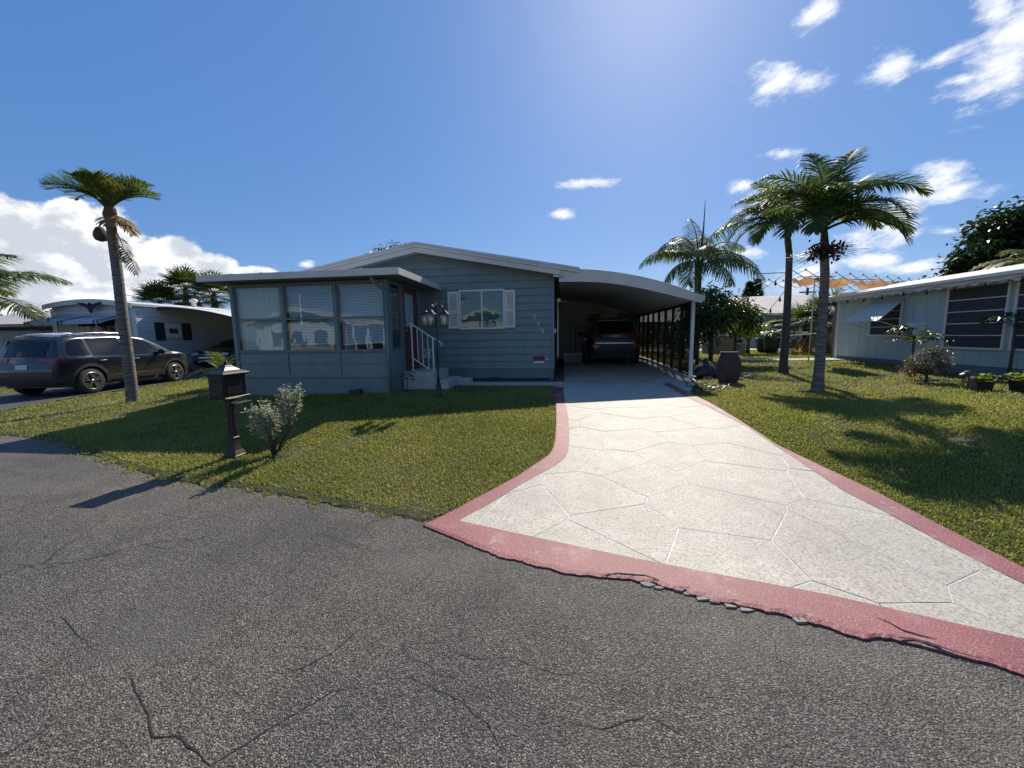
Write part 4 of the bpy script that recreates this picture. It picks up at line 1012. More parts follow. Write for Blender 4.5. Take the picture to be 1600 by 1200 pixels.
sed_top = [(-2.38, .80), (-2.34, .95), (-2.0, 1.055), (-1.5, 1.295), (-1.1, 1.455), (-.6, 1.495), (-.1, 1.50), (.3, 1.465), (.62, 1.375), (1.0, 1.155), (1.25, 1.035), (1.7, .995), (2.1, .925), (2.28, .835), (2.37, .66)]
SED = dict(prof=sed_prof, top=sed_top, width=1.86, sill=.33, axles=(1.42, -1.38), arch=.40, wr=.345, belt=.96, tumble=.5,
           side_glass=[('r', (-1.6, -.45), [(-1.6, 1.06), (-.45, 1.0)], [(-1.6, 1.12), (-1.1, 1.36), (-.45, 1.42)]), ('f', (-.38, .92), [(-.38, 1.0), (.92, .99)], [(-.38, 1.42), (.25, 1.39), (.92, 1.06)])],
           windscreen=(9.15, 11.9), rear_glass=(4.2, 5.95),
           patches=[('grille', 15.1, 15.95, -.55, .55, .010, 'blackp'), ('grille_bar', 15.35, 15.45, -.5, .5, .02, 'chrome'), ('grille_bar', 15.75, 15.85, -.5, .5, .02, 'chrome'), ('lower_grille', 16.4, 17.1, -.5, .5, .01, 'blackp'), ('headlamp', 14.7, 15.5, .54, .83, .012, 'lampclear'), ('headlamp', 14.7, 15.5, -.83, -.54, .012, 'lampclear'), ('bumper_strip', 16.1, 16.2, -.7, .7, .014, 'chrome'), ('tail_lamp', 2.2, 2.9, .4, .8, .01, 'tail'), ('tail_lamp', 2.2, 2.9, -.8, -.4, .01, 'tail')],
           side_lamps=[('tail_lamp', -2.36, -2.1, .78, .92, 'tail')], doors=(-.42, .9), handles=(-1.0, -.1), mirror=.75)
s3 = Car('parked_car', 'black car facing the street under the neighbouring curved carport', SED, MT['paint_black'])
for r_ in (s1, s2, s3): pass
# rear right wheel of the SUV stands where the photo shows it, heading away from the street
hd = R(98.0); rw = PZ(147, 615, .06)
hx_, hy_ = math.cos(hd), math.sin(hd)
# local rear right wheel outer face: x=-1.37, y=-0.94
cxp = rw.x - (-1.37 * hx_ - (-.92) * hy_); cyp = rw.y - (-1.37 * hy_ + (-.92) * hx_)
place(s1.root, cxp, cyp, .06, hd)
place(s2.root, 1.76, 13.25 + 2.15, dz(1.7, 15) + .0, R(90))
place(s3.root, -16.0, 17.75, .10, R(-84))
# ------------------------------------------------------------------ plants
class Leaves:
    def __init__(s): s.v = []; s.f = []; s.r = []
    def leaf(s, p, d, up, L, w, fold=.15, droop=0.0, r=None):
        r = random.random() if r is None else r
        d = d.normalized(); sd = d.cross(up)
        if sd.length < 1e-4: sd = d.orthogonal()
        sd.normalize(); nn = sd.cross(d); o = len(s.v)
        mid = p + d * L * .45 - Vector((0, 0, droop * L * .25)); tip = p + d * L - Vector((0, 0, droop * L))
        s.v += [p[:], (mid + sd * w / 2 + nn * fold * w)[:], tip[:], (mid - sd * w / 2 + nn * fold * w)[:]]; s.f += [(o, o + 1, o + 2), (o, o + 2, o + 3)]; s.r += [r] * 4
    def blade(s, p, d, up, L, w, droop, r=None):
        r = random.random() if r is None else r
        d = d.normalized(); sd = d.cross(up)
        if sd.length < 1e-4: sd = d.orthogonal()
        sd.normalize(); o = len(s.v); g_ = Vector((0, 0, -1))
        m1 = p + d * L * .45 + g_ * droop * L * .14; m2 = m1 + (d + g_ * droop * .75).normalized() * L * .35; m3 = m2 + (d + g_ * droop * 1.6).normalized() * L * .22
        s.v += [(p + sd * w * .3)[:], (p - sd * w * .3)[:], (m1 + sd * w * .5)[:], (m1 - sd * w * .5)[:], (m2 + sd * w * .36)[:], (m2 - sd * w * .36)[:], m3[:]]
        s.f += [(o, o + 1, o + 3, o + 2), (o + 2, o + 3, o + 5, o + 4), (o + 4, o + 5, o + 6)]; s.r += [r] * 7
    def tube(s, pts, rad, n=5, r=.4):
        g_ = MB(); g_.tube(pts, rad, n, False); o = len(s.v); s.v += g_.v; s.f += [tuple(i + o for i in f) for f in g_.f]; s.r += [r] * len(g_.v)
    def build(s, name, mat, parent=None, smooth=False):
        off = Vector((0, 0, 0)); q = parent
        while q is not None: off += q.location; q = q.parent
        me_ = bpy.data.meshes.new(name); me_.from_pydata([(a[0] - off.x, a[1] - off.y, a[2] - off.z) for a in s.v], [], s.f)
        at_ = me_.attributes.new('rnd', 'FLOAT', 'POINT'); at_.data.foreach_set('value', np.array(s.r, np.float32))
        me_.materials.append(mat); me_.update(); o = bpy.data.objects.new(name, me_); COL.objects.link(o)
        if parent is not None: o.parent = parent
        return o
def frond(base_, az, el, L, bend, leaf_L, n, w, lift=.25, droop=.4, fwd=.55, mat=None, parent=None, name='frond', rach=.018, start=.14, rr=None, twist=0.0, prof=.62):
    lv = Leaves(); pts = []; p_ = Vector(base_); m_n = 22
    h = Vector((math.cos(az), math.sin(az), 0)); sidew = random.uniform(-.12, .12) + twist
    for i in range(m_n + 1):
        pts.append(p_.copy()); t_ = i / m_n; a = el - bend * (t_ ** 1.15)
        hh = (h + Vector((-h.y, h.x, 0)) * sidew * t_).normalized()
        p_ = p_ + (hh * math.cos(a) + Vector((0, 0, 1)) * math.sin(a)) * (L / m_n)
    lv.tube(pts, [max(.003, rach * (1 - .86 * i / m_n)) for i in range(m_n + 1)], 5, .55)
    for i in range(n):
        t_ = start + (1 - start) * (i + .5) / n; k = t_ * m_n; j = min(int(k), m_n - 1); q = pts[j].lerp(pts[j + 1], k - j); tan = (pts[j + 1] - pts[j]).normalized()
        s_ = tan.cross(Vector((0, 0, 1))); s_ = s_.normalized() if s_.length > 1e-3 else Vector((-h.y, h.x, 0)); u_ = s_.cross(tan)
        ll = leaf_L * (math.sin(math.pi * min(1, .12 + t_ * .86)) ** prof) * random.uniform(.85, 1.1)
        fw_ = fwd + .9 * max(0, t_ - .6)
        for sg_ in (-1, 1):
            d = s_ * sg_ * math.cos(fw_) + tan * math.sin(fw_) + u_ * (lift + random.uniform(-.12, .12))
            lv.blade(q, d, u_, ll, w * random.uniform(.8, 1.15), droop * random.uniform(.6, 1.3), rr)
    return lv.build(name, mat or MT['frond'], parent)
def trunk(name, pts, r0, r1, mat, parent, flare=1.6, rings=0):
    P = [Vector(p_) for p_ in pts]; out = []; rad = []; n = 84
    cum = [0]
    for i in range(len(P) - 1): cum.append(cum[-1] + (P[i + 1] - P[i]).length)
    for k in range(n + 1):
        s_ = cum[-1] * k / n; i = min(max(0, int(np.searchsorted(cum, s_)) - 1), len(P) - 2)
        out.append(P[i].lerp(P[i + 1], (s_ - cum[i]) / max(1e-6, cum[i + 1] - cum[i])))
        t_ = k / n; r_ = lerp(r0, r1, t_) * (1 + (flare - 1) * math.exp(-s_ / .16)); rad.append(r_ * (1 + (.05 if rings and k % 2 else 0)) * random.uniform(.985, 1.015))
    for _ in range(3):
        for k in range(1, n): out[k] = (out[k - 1] + out[k] * 2 + out[k + 1]) / 4
    g_ = MB(); g_.tube(out, rad, 12); return g_.build(name, mat, parent)

# --- palm with short upright crown on the left lawn
b0 = PT(207, 627); pal = thing('palm_tree', 'leaning palm with short upright crown and hanging dry fronds on left lawn', 'palm tree', b0)
Yb = b0.y
tp = [b0 - Vector((0, 0, .1))] + [PY(a, c_, Yb) for a, c_ in ((205, 600), (198, 545), (191, 490), (184, 430), (176, 372), (172, 338))]
trunk('trunk', tp, .114, .086, MT['bark_w'], pal, 1.15, 1)
cr = PY(172, 326, Yb)
MB().tube([tp[-1] - Vector((0, 0, .12)), tp[-1] + Vector((0, 0, .02)), cr + Vector((0, 0, -.02)), cr + Vector((0, 0, .16))], [.094, .125, .105, .04], 12).build('leaf_base', MT['frond_dry'], pal)
for az, el, L, bend in ((172, 46, 1.30, 1.25), (150, 62, 1.15, 1.1), (205, 52, 1.25, 1.35), (188, 60, 1.2, 1.3), (8, 42, 1.2, 1.1), (-20, 54, 1.1, 1.3), (20, 60, 1.1, 1.1), (35, 70, 1.0, .9), (90, 76, 1.0, .8), (-80, 62, 1.05, 1.2), (120, 56, 1.1, 1.2), (-130, 52, 1.1, 1.4), (60, 56, 1.05, 1.2), (-50, 66, 1.0, 1.1)):
    frond(cr + Vector((0, 0, random.uniform(-.12, .05))), R(az), R(el), L * .92, bend, .48, 36, .026, .45, .28, .62, MT['frond_y'] if az in (35, -20, 90) else MT['frond'], pal, rach=.026, start=.22)
for az, el, L in ((-15, 12, .62), (10, -10, .55), (-50, 5, .6), (40, 0, .5)):
    frond(cr + Vector((.05, 0, -.22)), R(az), R(el), L, 1.2, .30, 14, .04, .1, .9, .5, MT['frond_dry'], pal, 'dry_frond', .02)
for az, zz in ((-25, -.55), (0, -.80)):
    frond(cr + Vector((.12, -.02, zz)), R(az), R(-40), .75, .9, .24, 12, .03, -.1, .9, .4, MT['leaf_r'], pal, 'dead_frond', .014)
q = PY(157, 366, Yb); g = MB(); g.lathe([(.02, .17), (.07, .14), (.12, .03), (.13, -.05), (.10, -.13), (.03, -.16)], q, 12); g.tube([q + Vector((0, 0, .16)), q + Vector((.05, 0, .26)), q + Vector((.16, 0, .27))], .016, 6); g.build('seed_pod', MT['bark'], pal)

# --- two arching palms on the right lawn
def arching_palm(label, base_px, trunk_px, crown_px, r0, r1, L, seeds_, n_leaf, fruit, mat_tr, grp=None):
    b_ = PT(*base_px); o = thing('palm_tree', label, 'palm tree', b_, 0, grp)
    tp_ = [b_ - Vector((0, 0, .1))] + [PY(a, c_, b_.y) for a, c_ in trunk_px]; trunk('trunk', tp_, r0, r1, mat_tr, o, 1.75, 1)
    c0 = PY(*crown_px, b_.y); low = tp_[-1]
    g_ = MB(); g_.tube([low - Vector((0, 0, .05)), low.lerp(c0, .35), low.lerp(c0, .75), c0], [r1 * 1.02, r1 * 1.08, r1 * .8, r1 * .45], 10); g_.build('crown_shaft', MT['frond_y'], o)
    for az, el, ll, bend, tw in seeds_:
        frond(c0 + Vector((0, 0, random.uniform(-.1, .06))), R(az), R(el), L * ll, bend, .62 * L / 1.8, n_leaf, .034 * L / 1.8, .34, .70, .6, MT['frond'], o, rach=.03, start=.16, twist=tw)
    if fruit:
        for k in range(26):
            a = random.uniform(0, 6.28); e = low + Vector((math.cos(a) * random.uniform(.10, .30), math.sin(a) * random.uniform(.10, .28), random.uniform(-.02, .22)))
            g_ = MB(); 
            for _ in range(9):
                q_ = e + Vector((random.gauss(0, .045), random.gauss(0, .045), random.gauss(0, .05))); g_.ball(q_, .02, .02, .026, 6, 4)
            g_.tube([low + Vector((0, 0, .08)), (low + e) / 2 + Vector((0, 0, .1)), e], .006, 4); stuff(g_.build('fruit_cluster', MT['berry'], o))
        for k in range(9):
            a = random.uniform(0, 6.28); q_ = low + Vector((0, 0, .1)); g_ = MB()
            for _ in range(7):
                d = Vector((math.cos(a + random.uniform(-.5, .5)), math.sin(a + random.uniform(-.5, .5)), random.uniform(-.25, .35))); g_.tube([q_, q_ + d * .22, q_ + d * random.uniform(.4, .62) + Vector((0, 0, -.08))], .004, 4)
            stuff(g_.build('flower_stalk', MT['berry'], o))
    return o
arching_palm('arching palm with red fruit clusters, paler trunk on right lawn', (1277, 611), ((1279, 590), (1283, 540), (1286, 480), (1289, 430), (1288, 402)), (1288, 352), .090, .070, 1.56,
             [(4, 78, 1.12, 1.75, .1), (-14, 64, 1.14, 2.0, 0), (-2, 42, 1.05, 1.9, -.1), (22, 52, 1.05, 2.0, 0), (84, 88, 1.15, .8, .1), (30, 84, 1.2, 1.0, 0), (60, 80, 1.15, 1.1, 0), (175, 82, 1.05, 1.5, 0), (196, 62, 1.0, 1.95, 0), (150, 70, 1.05, 1.7, .1), (-95, 62, .9, 1.9, 0), (-60, 48, .95, 2.1, 0), (-128, 42, .9, 2.1, 0), (120, 66, .95, 1.5, 0), (40, 58, 1.0, 1.8, 0), (-35, 26, .9, 1.8, 0), (215, 28, .85, 1.7, 0)], 58, True, MT['bark_w'], 'palms on the right lawn')
arching_palm('darker palm with drooping crown beside the fruiting palm', (1224, 583), ((1224, 570), (1228, 520), (1231, 460), (1233, 410), (1233, 392)), (1228, 352), .102, .075, 1.58,
             [(178, 74, 1.1, 1.9, 0), (196, 52, 1.1, 2.1, 0), (160, 56, 1.1, 2.0, 0), (-170, 84, 1.0, 1.3, 0), (184, 34, 1.1, 1.9, 0), (215, 60, .95, 2.1, 0), (-120, 42, .95, 2.1, 0), (-70, 48, .9, 2.0, 0), (-20, 50, .9, 2.0, 0), (20, 58, .9, 1.9, 0), (70, 74, .95, 1.4, 0), (130, 72, .95, 1.5, 0), (100, 46, .9, 1.9, 0), (-150, 22, .9, 1.8, 0), (170, 22, .9, 1.7, 0)], 54, False, MT['bark'], 'palms on the right lawn')
# --- feathery queen palm behind the carport
def queen(px_, py_base, crown, Y, L, label, spots, mt='frond', tr=True):
    c0 = PY(*crown, Y); b_ = Vector((c0.x, Y, T(c0.x, Y))); o = thing('palm_tree', label, 'palm tree', b_)
    trunk('trunk', [b_ - Vector((0, 0, .1)), b_.lerp(c0, .5) + Vector((.05, 0, 0)), c0], .15, .13, MT['bark'], o, 1.3, 1)
    for az, el, ll, bend in spots:
        frond(c0 + Vector((0, 0, random.uniform(-.2, .1))), R(az), R(el), L * ll, bend, .75, 56, .032, .0, 1.7, .35, MT[mt], o, rach=.035, start=.15)
    return o
o = queen(1092, 0, (1091, 408), 17.0, 2.5, 'feathery palm with drooping fronds rising behind the carport', [(178, 40, 1.05, 1.75), (165, 58, .95, 1.9), (95, 84, .95, .9), (70, 80, 1.0, 1.6), (15, 66, 1.0, 1.9), (0, 36, 1.05, 1.7), (-12, 22, 1.1, 1.5), (20, 50, 1.0, 1.8), (110, 78, 1.0, 1.5), (-90, 55, .8, 2.2), (-60, 10, .8, 1.6), (-120, 0, .8, 1.5), (190, 10, .7, 1.6), (-160, 62, .95, 2.1), (-35, 75, 1.0, 1.7)])
g = MB(); c0 = PY(1095, 400, 17); g.tube([c0, c0 + Vector((.06, 0, 1.1)), c0 + Vector((.08, 0, 2.15))], [.05, .03, .008], 6); g.build('spear', MT['frond_y'], o)
# --- coconut palm at the far left, crown beyond the frame
c0 = PY(-95, 470, 12.5); b_ = Vector((c0.x - .5, 12.5, T(c0.x, 12.5))); o = thing('palm_tree', 'coconut palm with long arching fronds at left beyond the parked car', 'palm tree', b_)
trunk('trunk', [b_ - Vector((0, 0, .1)), b_.lerp(c0, .5), c0], .17, .13, MT['bark_w'], o, 1.4, 1)
for az, el, ll, bend in ((-8, 30, 1.0, .95), (4, 14, 1.05, .95), (-30, 44, .95, 1.3), (25, 42, .95, 1.2), (-4, 50, .9, 1.4), (60, 55, .9, 1.5), (120, 50, .9, 1.6), (180, 45, .9, 1.6), (-100, 50, .8, 1.7), (-60, 26, .85, 1.3), (-20, -6, .9, .8), (12, 62, .85, 1.3)):
    frond(c0, R(az), R(el), 4.5 * ll, bend, 1.15, 84, .05, .15, .75, .55, MT['frond'], o, rach=.05, start=.12)
# --- young yellow-green coconut on the far lawn
b_ = PT(1168, 553); o = thing('palm_tree', 'young yellow green coconut palm on the far lawn beside dark pots', 'palm tree', b_)
g = MB(); g.tube([b_, b_ + Vector((0, 0, .7))], [.11, .07], 8); g.build('trunk', MT['bark'], o)
for az, el, ll in ((150, 62, 1.0), (180, 50, .9), (30, 60, 1.0), (5, 42, .95), (90, 70, .9), (-80, 55, .9), (-130, 60, 1.0), (-30, 66, 1.0), (110, 48, .8)):
    frond(b_ + Vector((0, 0, .6)), R(az), R(el), 1.7 * ll, 1.1, .5, 26, .06, .3, .3, .55, MT['leaf_b'], o, rach=.03)
# --- cycad by the porch corner
b_ = PT(350, 606); o = thing('sago_palm', 'small dark sago palm growing at the porch corner behind the mailbox', 'shrub', b_)
g = MB(); g.tube([b_ - Vector((0, 0, .05)), b_ + Vector((0, 0, .42))], [.13, .11], 9); g.build('trunk', MT['bark'], o)
for k in range(22):
    frond(b_ + Vector((0, 0, .42)), 2.4 * k + random.uniform(-.2, .2), R(random.uniform(15, 78)), random.uniform(.75, .98), random.uniform(.9, 1.5), .17, 34, .014, .25, .1, .45, MT['frond'] if k % 5 else MT['frond_y'], o, rach=.011, start=.12, prof=.5)

# --- fan palms
def fan_palm(name, label, b_, h, n, Lp, Lb, grp=None, mt='frond', dead=4):
    o = thing(name, label, 'palm tree', b_, 0, grp); top = b_ + Vector((random.uniform(-.2, .2), 0, h))
    g_ = MB(); g_.tube([b_ - Vector((0, 0, .1)), b_.lerp(top, .5), top], [.2, .17, .16], 9); g_.build('trunk', MT['bark'], o)
    for k in range(n + dead):
        lv = Leaves(); az = 2.399 * k; el = R(random.uniform(-50, -75)) if k >= n else R(lerp(80, -25, (k + .5) / n)); d = Vector((math.cos(az) * math.cos(el), math.sin(az) * math.cos(el), math.sin(el)))
        e = top + d * Lp; lv.tube([top, (top + e) / 2 + Vector((0, 0, .04)), e], [.02, .015, .01], 4)
        s_ = d.cross(Vector((0, 0, 1))).normalized(); u_ = s_.cross(d)
        for q_ in range(18):
            a = lerp(-2.0, 2.0, q_ / 17); dd_ = d * math.cos(a) + s_ * math.sin(a) + u_ * .22 * abs(math.sin(a)); lv.blade(e, dd_, u_, Lb * (1 - .25 * abs(a) / 2) * random.uniform(.9, 1.05), .075 * Lb, .5 if k < n else 1.2)
        lv.build('frond', MT['frond_dry'] if k >= n else MT[mt], o)
    return o
for i, (px_, Y, h, lab) in enumerate(((258, 24, 3.9, 'shorter bushy fan palm behind the white neighbouring home'), (300, 25, 5.0, 'tallest fan palm behind the white neighbouring home'), (338, 24, 4.4, 'fan palm behind the neighbouring home next to the porch roof'))):
    q = PY(px_, 520, Y); fan_palm('fan_palm', lab, Vector((q.x, Y, .1)), h, 40, 1.05, 1.05, 'fan palms behind the white home', 'leaf_m', 18)
for px_, Y, h, lab in ((1262, 21, 1.3, 'low dark fan palm behind the white canopy poles'), (1292, 20, 1.7, 'dark fan palm beside the mint house corner')):
    q = PY(px_, 540, Y); fan_palm('fan_palm', lab, Vector((q.x, Y, .42)), h, 22, .8, .85, None, 'frond', 5)

# --- broadleaf trees
def tree(name, label, b_, h, blobs, nleaf, L, w, mat, seed, cat='tree', grp=None, trunk_r=.18, droop=.3, parent_part='crown'):
    rnd = random.Random(seed); o = thing(name, label, cat, b_, 0, grp); g_ = MB()
    c_all = [Vector((b_[0] + x, b_[1] + y, b_[2] + z)) for x, y, z, r in blobs]
    hub = Vector(b_) + Vector((0, 0, h * .42)); g_.tube([Vector(b_) - Vector((0, 0, .1)), Vector(b_).lerp(hub, .5) + Vector((rnd.uniform(-.1, .1), 0, 0)) * trunk_r * 4, hub], [trunk_r * 1.3, trunk_r, trunk_r * .8], 9)
    for c_ in c_all:
        m_1 = hub.lerp(c_, .5) + Vector((rnd.gauss(0, .06), rnd.gauss(0, .06), rnd.gauss(0, .04))) * h * .3; g_.tube([hub - Vector((0, 0, .05 * h)), m_1, c_], [trunk_r * .6, trunk_r * .35, trunk_r * .12], 6)
    g_.build('trunk', MT['bark'], o); lv = Leaves(); tot = sum(r ** 2 for *_, r in blobs)
    for (x, y, z, r), c_ in zip(blobs, c_all):
        n_ = int(nleaf * r * r / tot); tw = max(4, n_ // 9)
        for _ in range(tw):
            d = Vector((rnd.gauss(0, 1), rnd.gauss(0, 1), rnd.gauss(0, .9))).normalized(); rad = r * (rnd.random() ** .38) * rnd.uniform(.75, 1.12); p_ = c_ + Vector((d.x * rad, d.y * rad, d.z * rad * .85)); rv = rnd.random()
            for _ in range(9):
                q_ = p_ + Vector((rnd.gauss(0, 1), rnd.gauss(0, 1), rnd.gauss(0, 1))) * L * .75; ld = (d * .5 + Vector((rnd.gauss(0, 1), rnd.gauss(0, 1), rnd.gauss(0, .6)))).normalized()
                lv.leaf(q_, ld, Vector((rnd.gauss(0, .4), rnd.gauss(0, .4), 1)), L * rnd.uniform(.7, 1.2), w * rnd.uniform(.8, 1.2), .12, droop, min(1, max(0, rv * .6 + rnd.random() * .4)))
    lv.build(parent_part, mat, o); return o
# mango-like trees behind the screened carport
q = PY(1112, 530, 15.2); tree('fruit_tree', 'broad leafed dark fruit tree beside the carport screens', (q.x, 15.2, .45), 2.6, [(0, 0, 2.0, .75), (-.45, .3, 1.6, .6), (.35, -.1, 1.5, .6), (.1, .2, 2.45, .45), (-.35, -.1, 2.3, .45)], 1500, .24, .085, MT['leaf_m'], 11, trunk_r=.07, droop=.5)
q = PY(1149, 530, 17.5); tree('fruit_tree', 'smaller glossy leafed tree in front of the bright roof', (q.x, 17.5, .45), 2.3, [(0, 0, 1.9, .7), (.5, .1, 1.6, .5), (-.4, 0, 1.5, .5)], 1500, .25, .09, MT['leaf_m'], 12, trunk_r=.06, droop=.5)
q = PY(1088, 530, 14.2); tree('fruit_tree', 'thin dark tree close to the white carport post', (q.x, 14.0, .42), 2.4, [(0, 0, 1.7, .45), (-.1, .3, 2.1, .4), (.1, 0, 1.1, .4)], 900, .2, .07, MT['leaf'], 13, trunk_r=.05, droop=.4)
# greenery seen through the carport screens
for i, (x, y, r, mt) in enumerate(((5.2, 17.5, .9, 'leaf_m'), (5.6, 20.5, 1.2, 'leaf'), (4.9, 23, 1.1, 'leaf_m'))):
    tree('garden_bush', ('mid green bush seen through the carport screen', 'large dark bush farther along the carport screen', 'rear bush at the far end of the carport screen')[i], (x, y, .45), 1.5 * r, [(0, 0, .9 * r, .75 * r), (.4 * r, .2, .6 * r, .55 * r), (-.4 * r, .1, .6 * r, .5 * r)], 900, .17, .07, MT[mt], 20 + i, 'bush', None, .05)
# tall dark tree behind the mint house
q = PY(1612, 400, 19); tree('shade_tree', 'large dark round shade tree rising behind the mint house roof', (q.x, 19, .4), 6.3, [(0, 0, 4.6, 1.5), (-1.6, 0, 4.0, 1.15), (1.6, .3, 5.0, 1.7), (-.7, .4, 5.2, 1.1), (-2.1, .3, 3.5, .7), (.6, -.2, 5.6, 1.2), (.4, 0, 3.4, 1.5), (3, 0, 4.6, 1.6)], 26000, .23, .14, MT['leaf'], 31, trunk_r=.25)
c0 = PY(1640, 425, 15); b_ = Vector((c0.x, 15, .4)); o = thing('palm_tree', 'palm fronds showing above the mint house roof', 'palm tree', b_)
trunk('trunk', [b_, b_.lerp(c0, .5), c0], .14, .11, MT['bark'], o, 1.2, 1)
for az, el in ((175, 45), (195, 28), (150, 50), (90, 70), (20, 50), (-60, 50), (-120, 45)): frond(c0, R(az), R(el), 1.9, 1.6, .6, 36, .05, .2, .6, .5, MT['frond_y'], o, rach=.03)
# tree top behind the home
q = PY(598, 395, 30); tree('shade_tree', 'dark tree top showing above the left roof slope of the teal home', (q.x, 30, .4), 8.2, [(0, 0, 7.6, .85), (-1.0, 0, 7.1, .7), (1.0, .2, 7.9, .75), (-1.6, 0, 6.5, .7), (.3, 0, 6.6, .9)], 2200, .24, .12, MT['leaf_m'], 33, trunk_r=.22)
# norfolk pine, far
def norfolk(px_, py_top, py_base, Y, r, label, sd):
    rnd = random.Random(sd); t_ = PY(px_, py_top, Y); b_ = Vector((t_.x, Y, .45)); o = thing('pine_tree', label, 'pine tree', b_)
    g_ = MB(); g_.tube([b_, t_], [.28, .04], 7); g_.build('trunk', MT['bark'], o); lv = Leaves(); H_ = t_.z - b_.z; z = H_ * .18
    while z < H_:
        rr_ = r * min(1, (1.04 - z / H_) * 1.6) * rnd.uniform(.75, 1.1)
        for k in range(7):
            a = 6.28 * k / 7 + rnd.random(); d = Vector((math.cos(a), math.sin(a), .12)); p0 = b_ + Vector((0, 0, z))
            for j in range(16):
                q_ = p0 + d * rr_ * (.15 + .85 * j / 15)
                for _ in range(2): lv.blade(q_, d * .5 + Vector((rnd.gauss(0, .6), rnd.gauss(0, .6), rnd.uniform(-.1, .7))), Vector((0, 0, 1)), .5, .13, .2, rnd.random())
        z += H_ * .05
    lv.build('crown', MT['leaf'], o)
norfolk(1172, 443, 530, 48, 1.9, 'tall dark norfolk pine beyond the bright roof', 3)
norfolk(1184, 438, 530, 52, 1.6, 'slender far norfolk pine beside the taller dark one', 4)
# distant tree line pieces
for i, (px_, py_, Y, r, lab) in enumerate(((1133, 515, 42, 1.6, 'olive tree in the distance behind the fruit trees'), (1210, 512, 60, 1.2, 'small far tree above the bright roof ridge'), (1232, 485, 62, 2.2, 'flat far tree line beyond the bright roof'), (1105, 520, 46, 2.0, 'far green tree behind the carport post'),
                                  (40, 520, 34, 2.4, 'far dark tree behind the grey flat roof'), (70, 500, 38, 2.4, 'olive far tree left of the white home'), (-20, 515, 30, 2.2, 'far bushy tree at the left street end'))):
    q = PY(px_, py_, Y); tree('distant_tree', lab, (q.x, Y, .3), max(1.8, q.z), [(0, 0, q.z, r * .8), (-r * .8, 0, q.z - .6, r * .7), (r * .8, 0, q.z - .5, r * .7), (0, 0, q.z - r, r)], 1100, .42, .24, MT['leaf_m'], 40 + i, 'tree', None, .15)
b_ = PT(8, 596); tree('garden_bush', 'yellow green hedge bush at left behind the grey car', (b_.x - 1.5, b_.y + 3.2, .05), 1.2, [(0, 0, .7, .6), (.6, 0, .6, .5), (-.6, 0, .7, .6)], 900, .12, .06, MT['leaf_b'], 60, 'bush', None, .04)
# low far wood closing the horizon, one mass
rnd = random.Random(77); lv = Leaves()
for k in range(260):
    x = lerp(-150, 110, k / 259) + rnd.uniform(-.6, .6); y = 78 + rnd.uniform(-4, 6) - max(0, (-x - 45) * .45); h = rnd.uniform(1.9, 3.7); r_ = rnd.uniform(1.0, 1.7)
    for j in range(34):
        p_ = Vector((x + rnd.gauss(0, r_ * .5), y + rnd.gauss(0, .5), .3 + h * rnd.random() ** .7))
        lv.leaf(p_, Vector((rnd.gauss(0, 1), rnd.gauss(0, 1), rnd.gauss(0, .8))), Vector((0, 0, 1)), rnd.uniform(.6, 1.1), rnd.uniform(.4, .7), .1, .2)
o = lv.build('far_wood', MT['leaf_m']); stuff(o); tag(o, 'low far belt of trees closing the horizon', 'trees')
# silver shrub beside the mailbox
b_ = PT(428, 710); rnd = random.Random(5); o = thing('silver_shrub', 'leaning silver leafed shrub on bare stems beside the mailbox', 'shrub', b_); g = MB(); lv = Leaves(); 
for k in range(26):
    right = k % 3 == 0
    tipx, tipz = (rnd.uniform(.18, .36), rnd.uniform(.45, .86)) if right else (rnd.uniform(-.24, .05), rnd.uniform(.36, .70))
    if right: tipz = .38 + (tipx - .10) * 1.9 + rnd.uniform(-.12, .06)
    tip = b_ + Vector((tipx, rnd.uniform(-.16, .16), tipz)); m1 = b_ + Vector((tipx * .55 + .07, rnd.uniform(-.05, .05), tipz * .42)); g.tube([b_ + Vector((0, 0, -.02)), m1, tip], [.011, .007, .003], 5)
    for j in range(100):
        t_ = rnd.uniform(.40, 1.03); p_ = m1.lerp(tip, t_) + Vector((rnd.gauss(0, .03), rnd.gauss(0, .03), rnd.gauss(0, .028)))
        lv.leaf(p_, Vector((rnd.gauss(0, 1), rnd.gauss(0, 1), rnd.uniform(-.2, 1.2))), Vector((rnd.gauss(0, .5), rnd.gauss(0, .5), 1)), rnd.uniform(.032, .052), rnd.uniform(.017, .026), .15, .1)
for k in range(6): g.tube([b_, b_ + Vector((rnd.uniform(.05, .2), rnd.uniform(-.05, .05), rnd.uniform(.08, .2))), b_ + Vector((rnd.uniform(.25, .40), rnd.uniform(-.1, .1), rnd.uniform(.2, .36)))], [.009, .006, .003], 5)
g.build('stems', MT['bark'], o); lv.build('foliage', MT['leaf_s'], o)
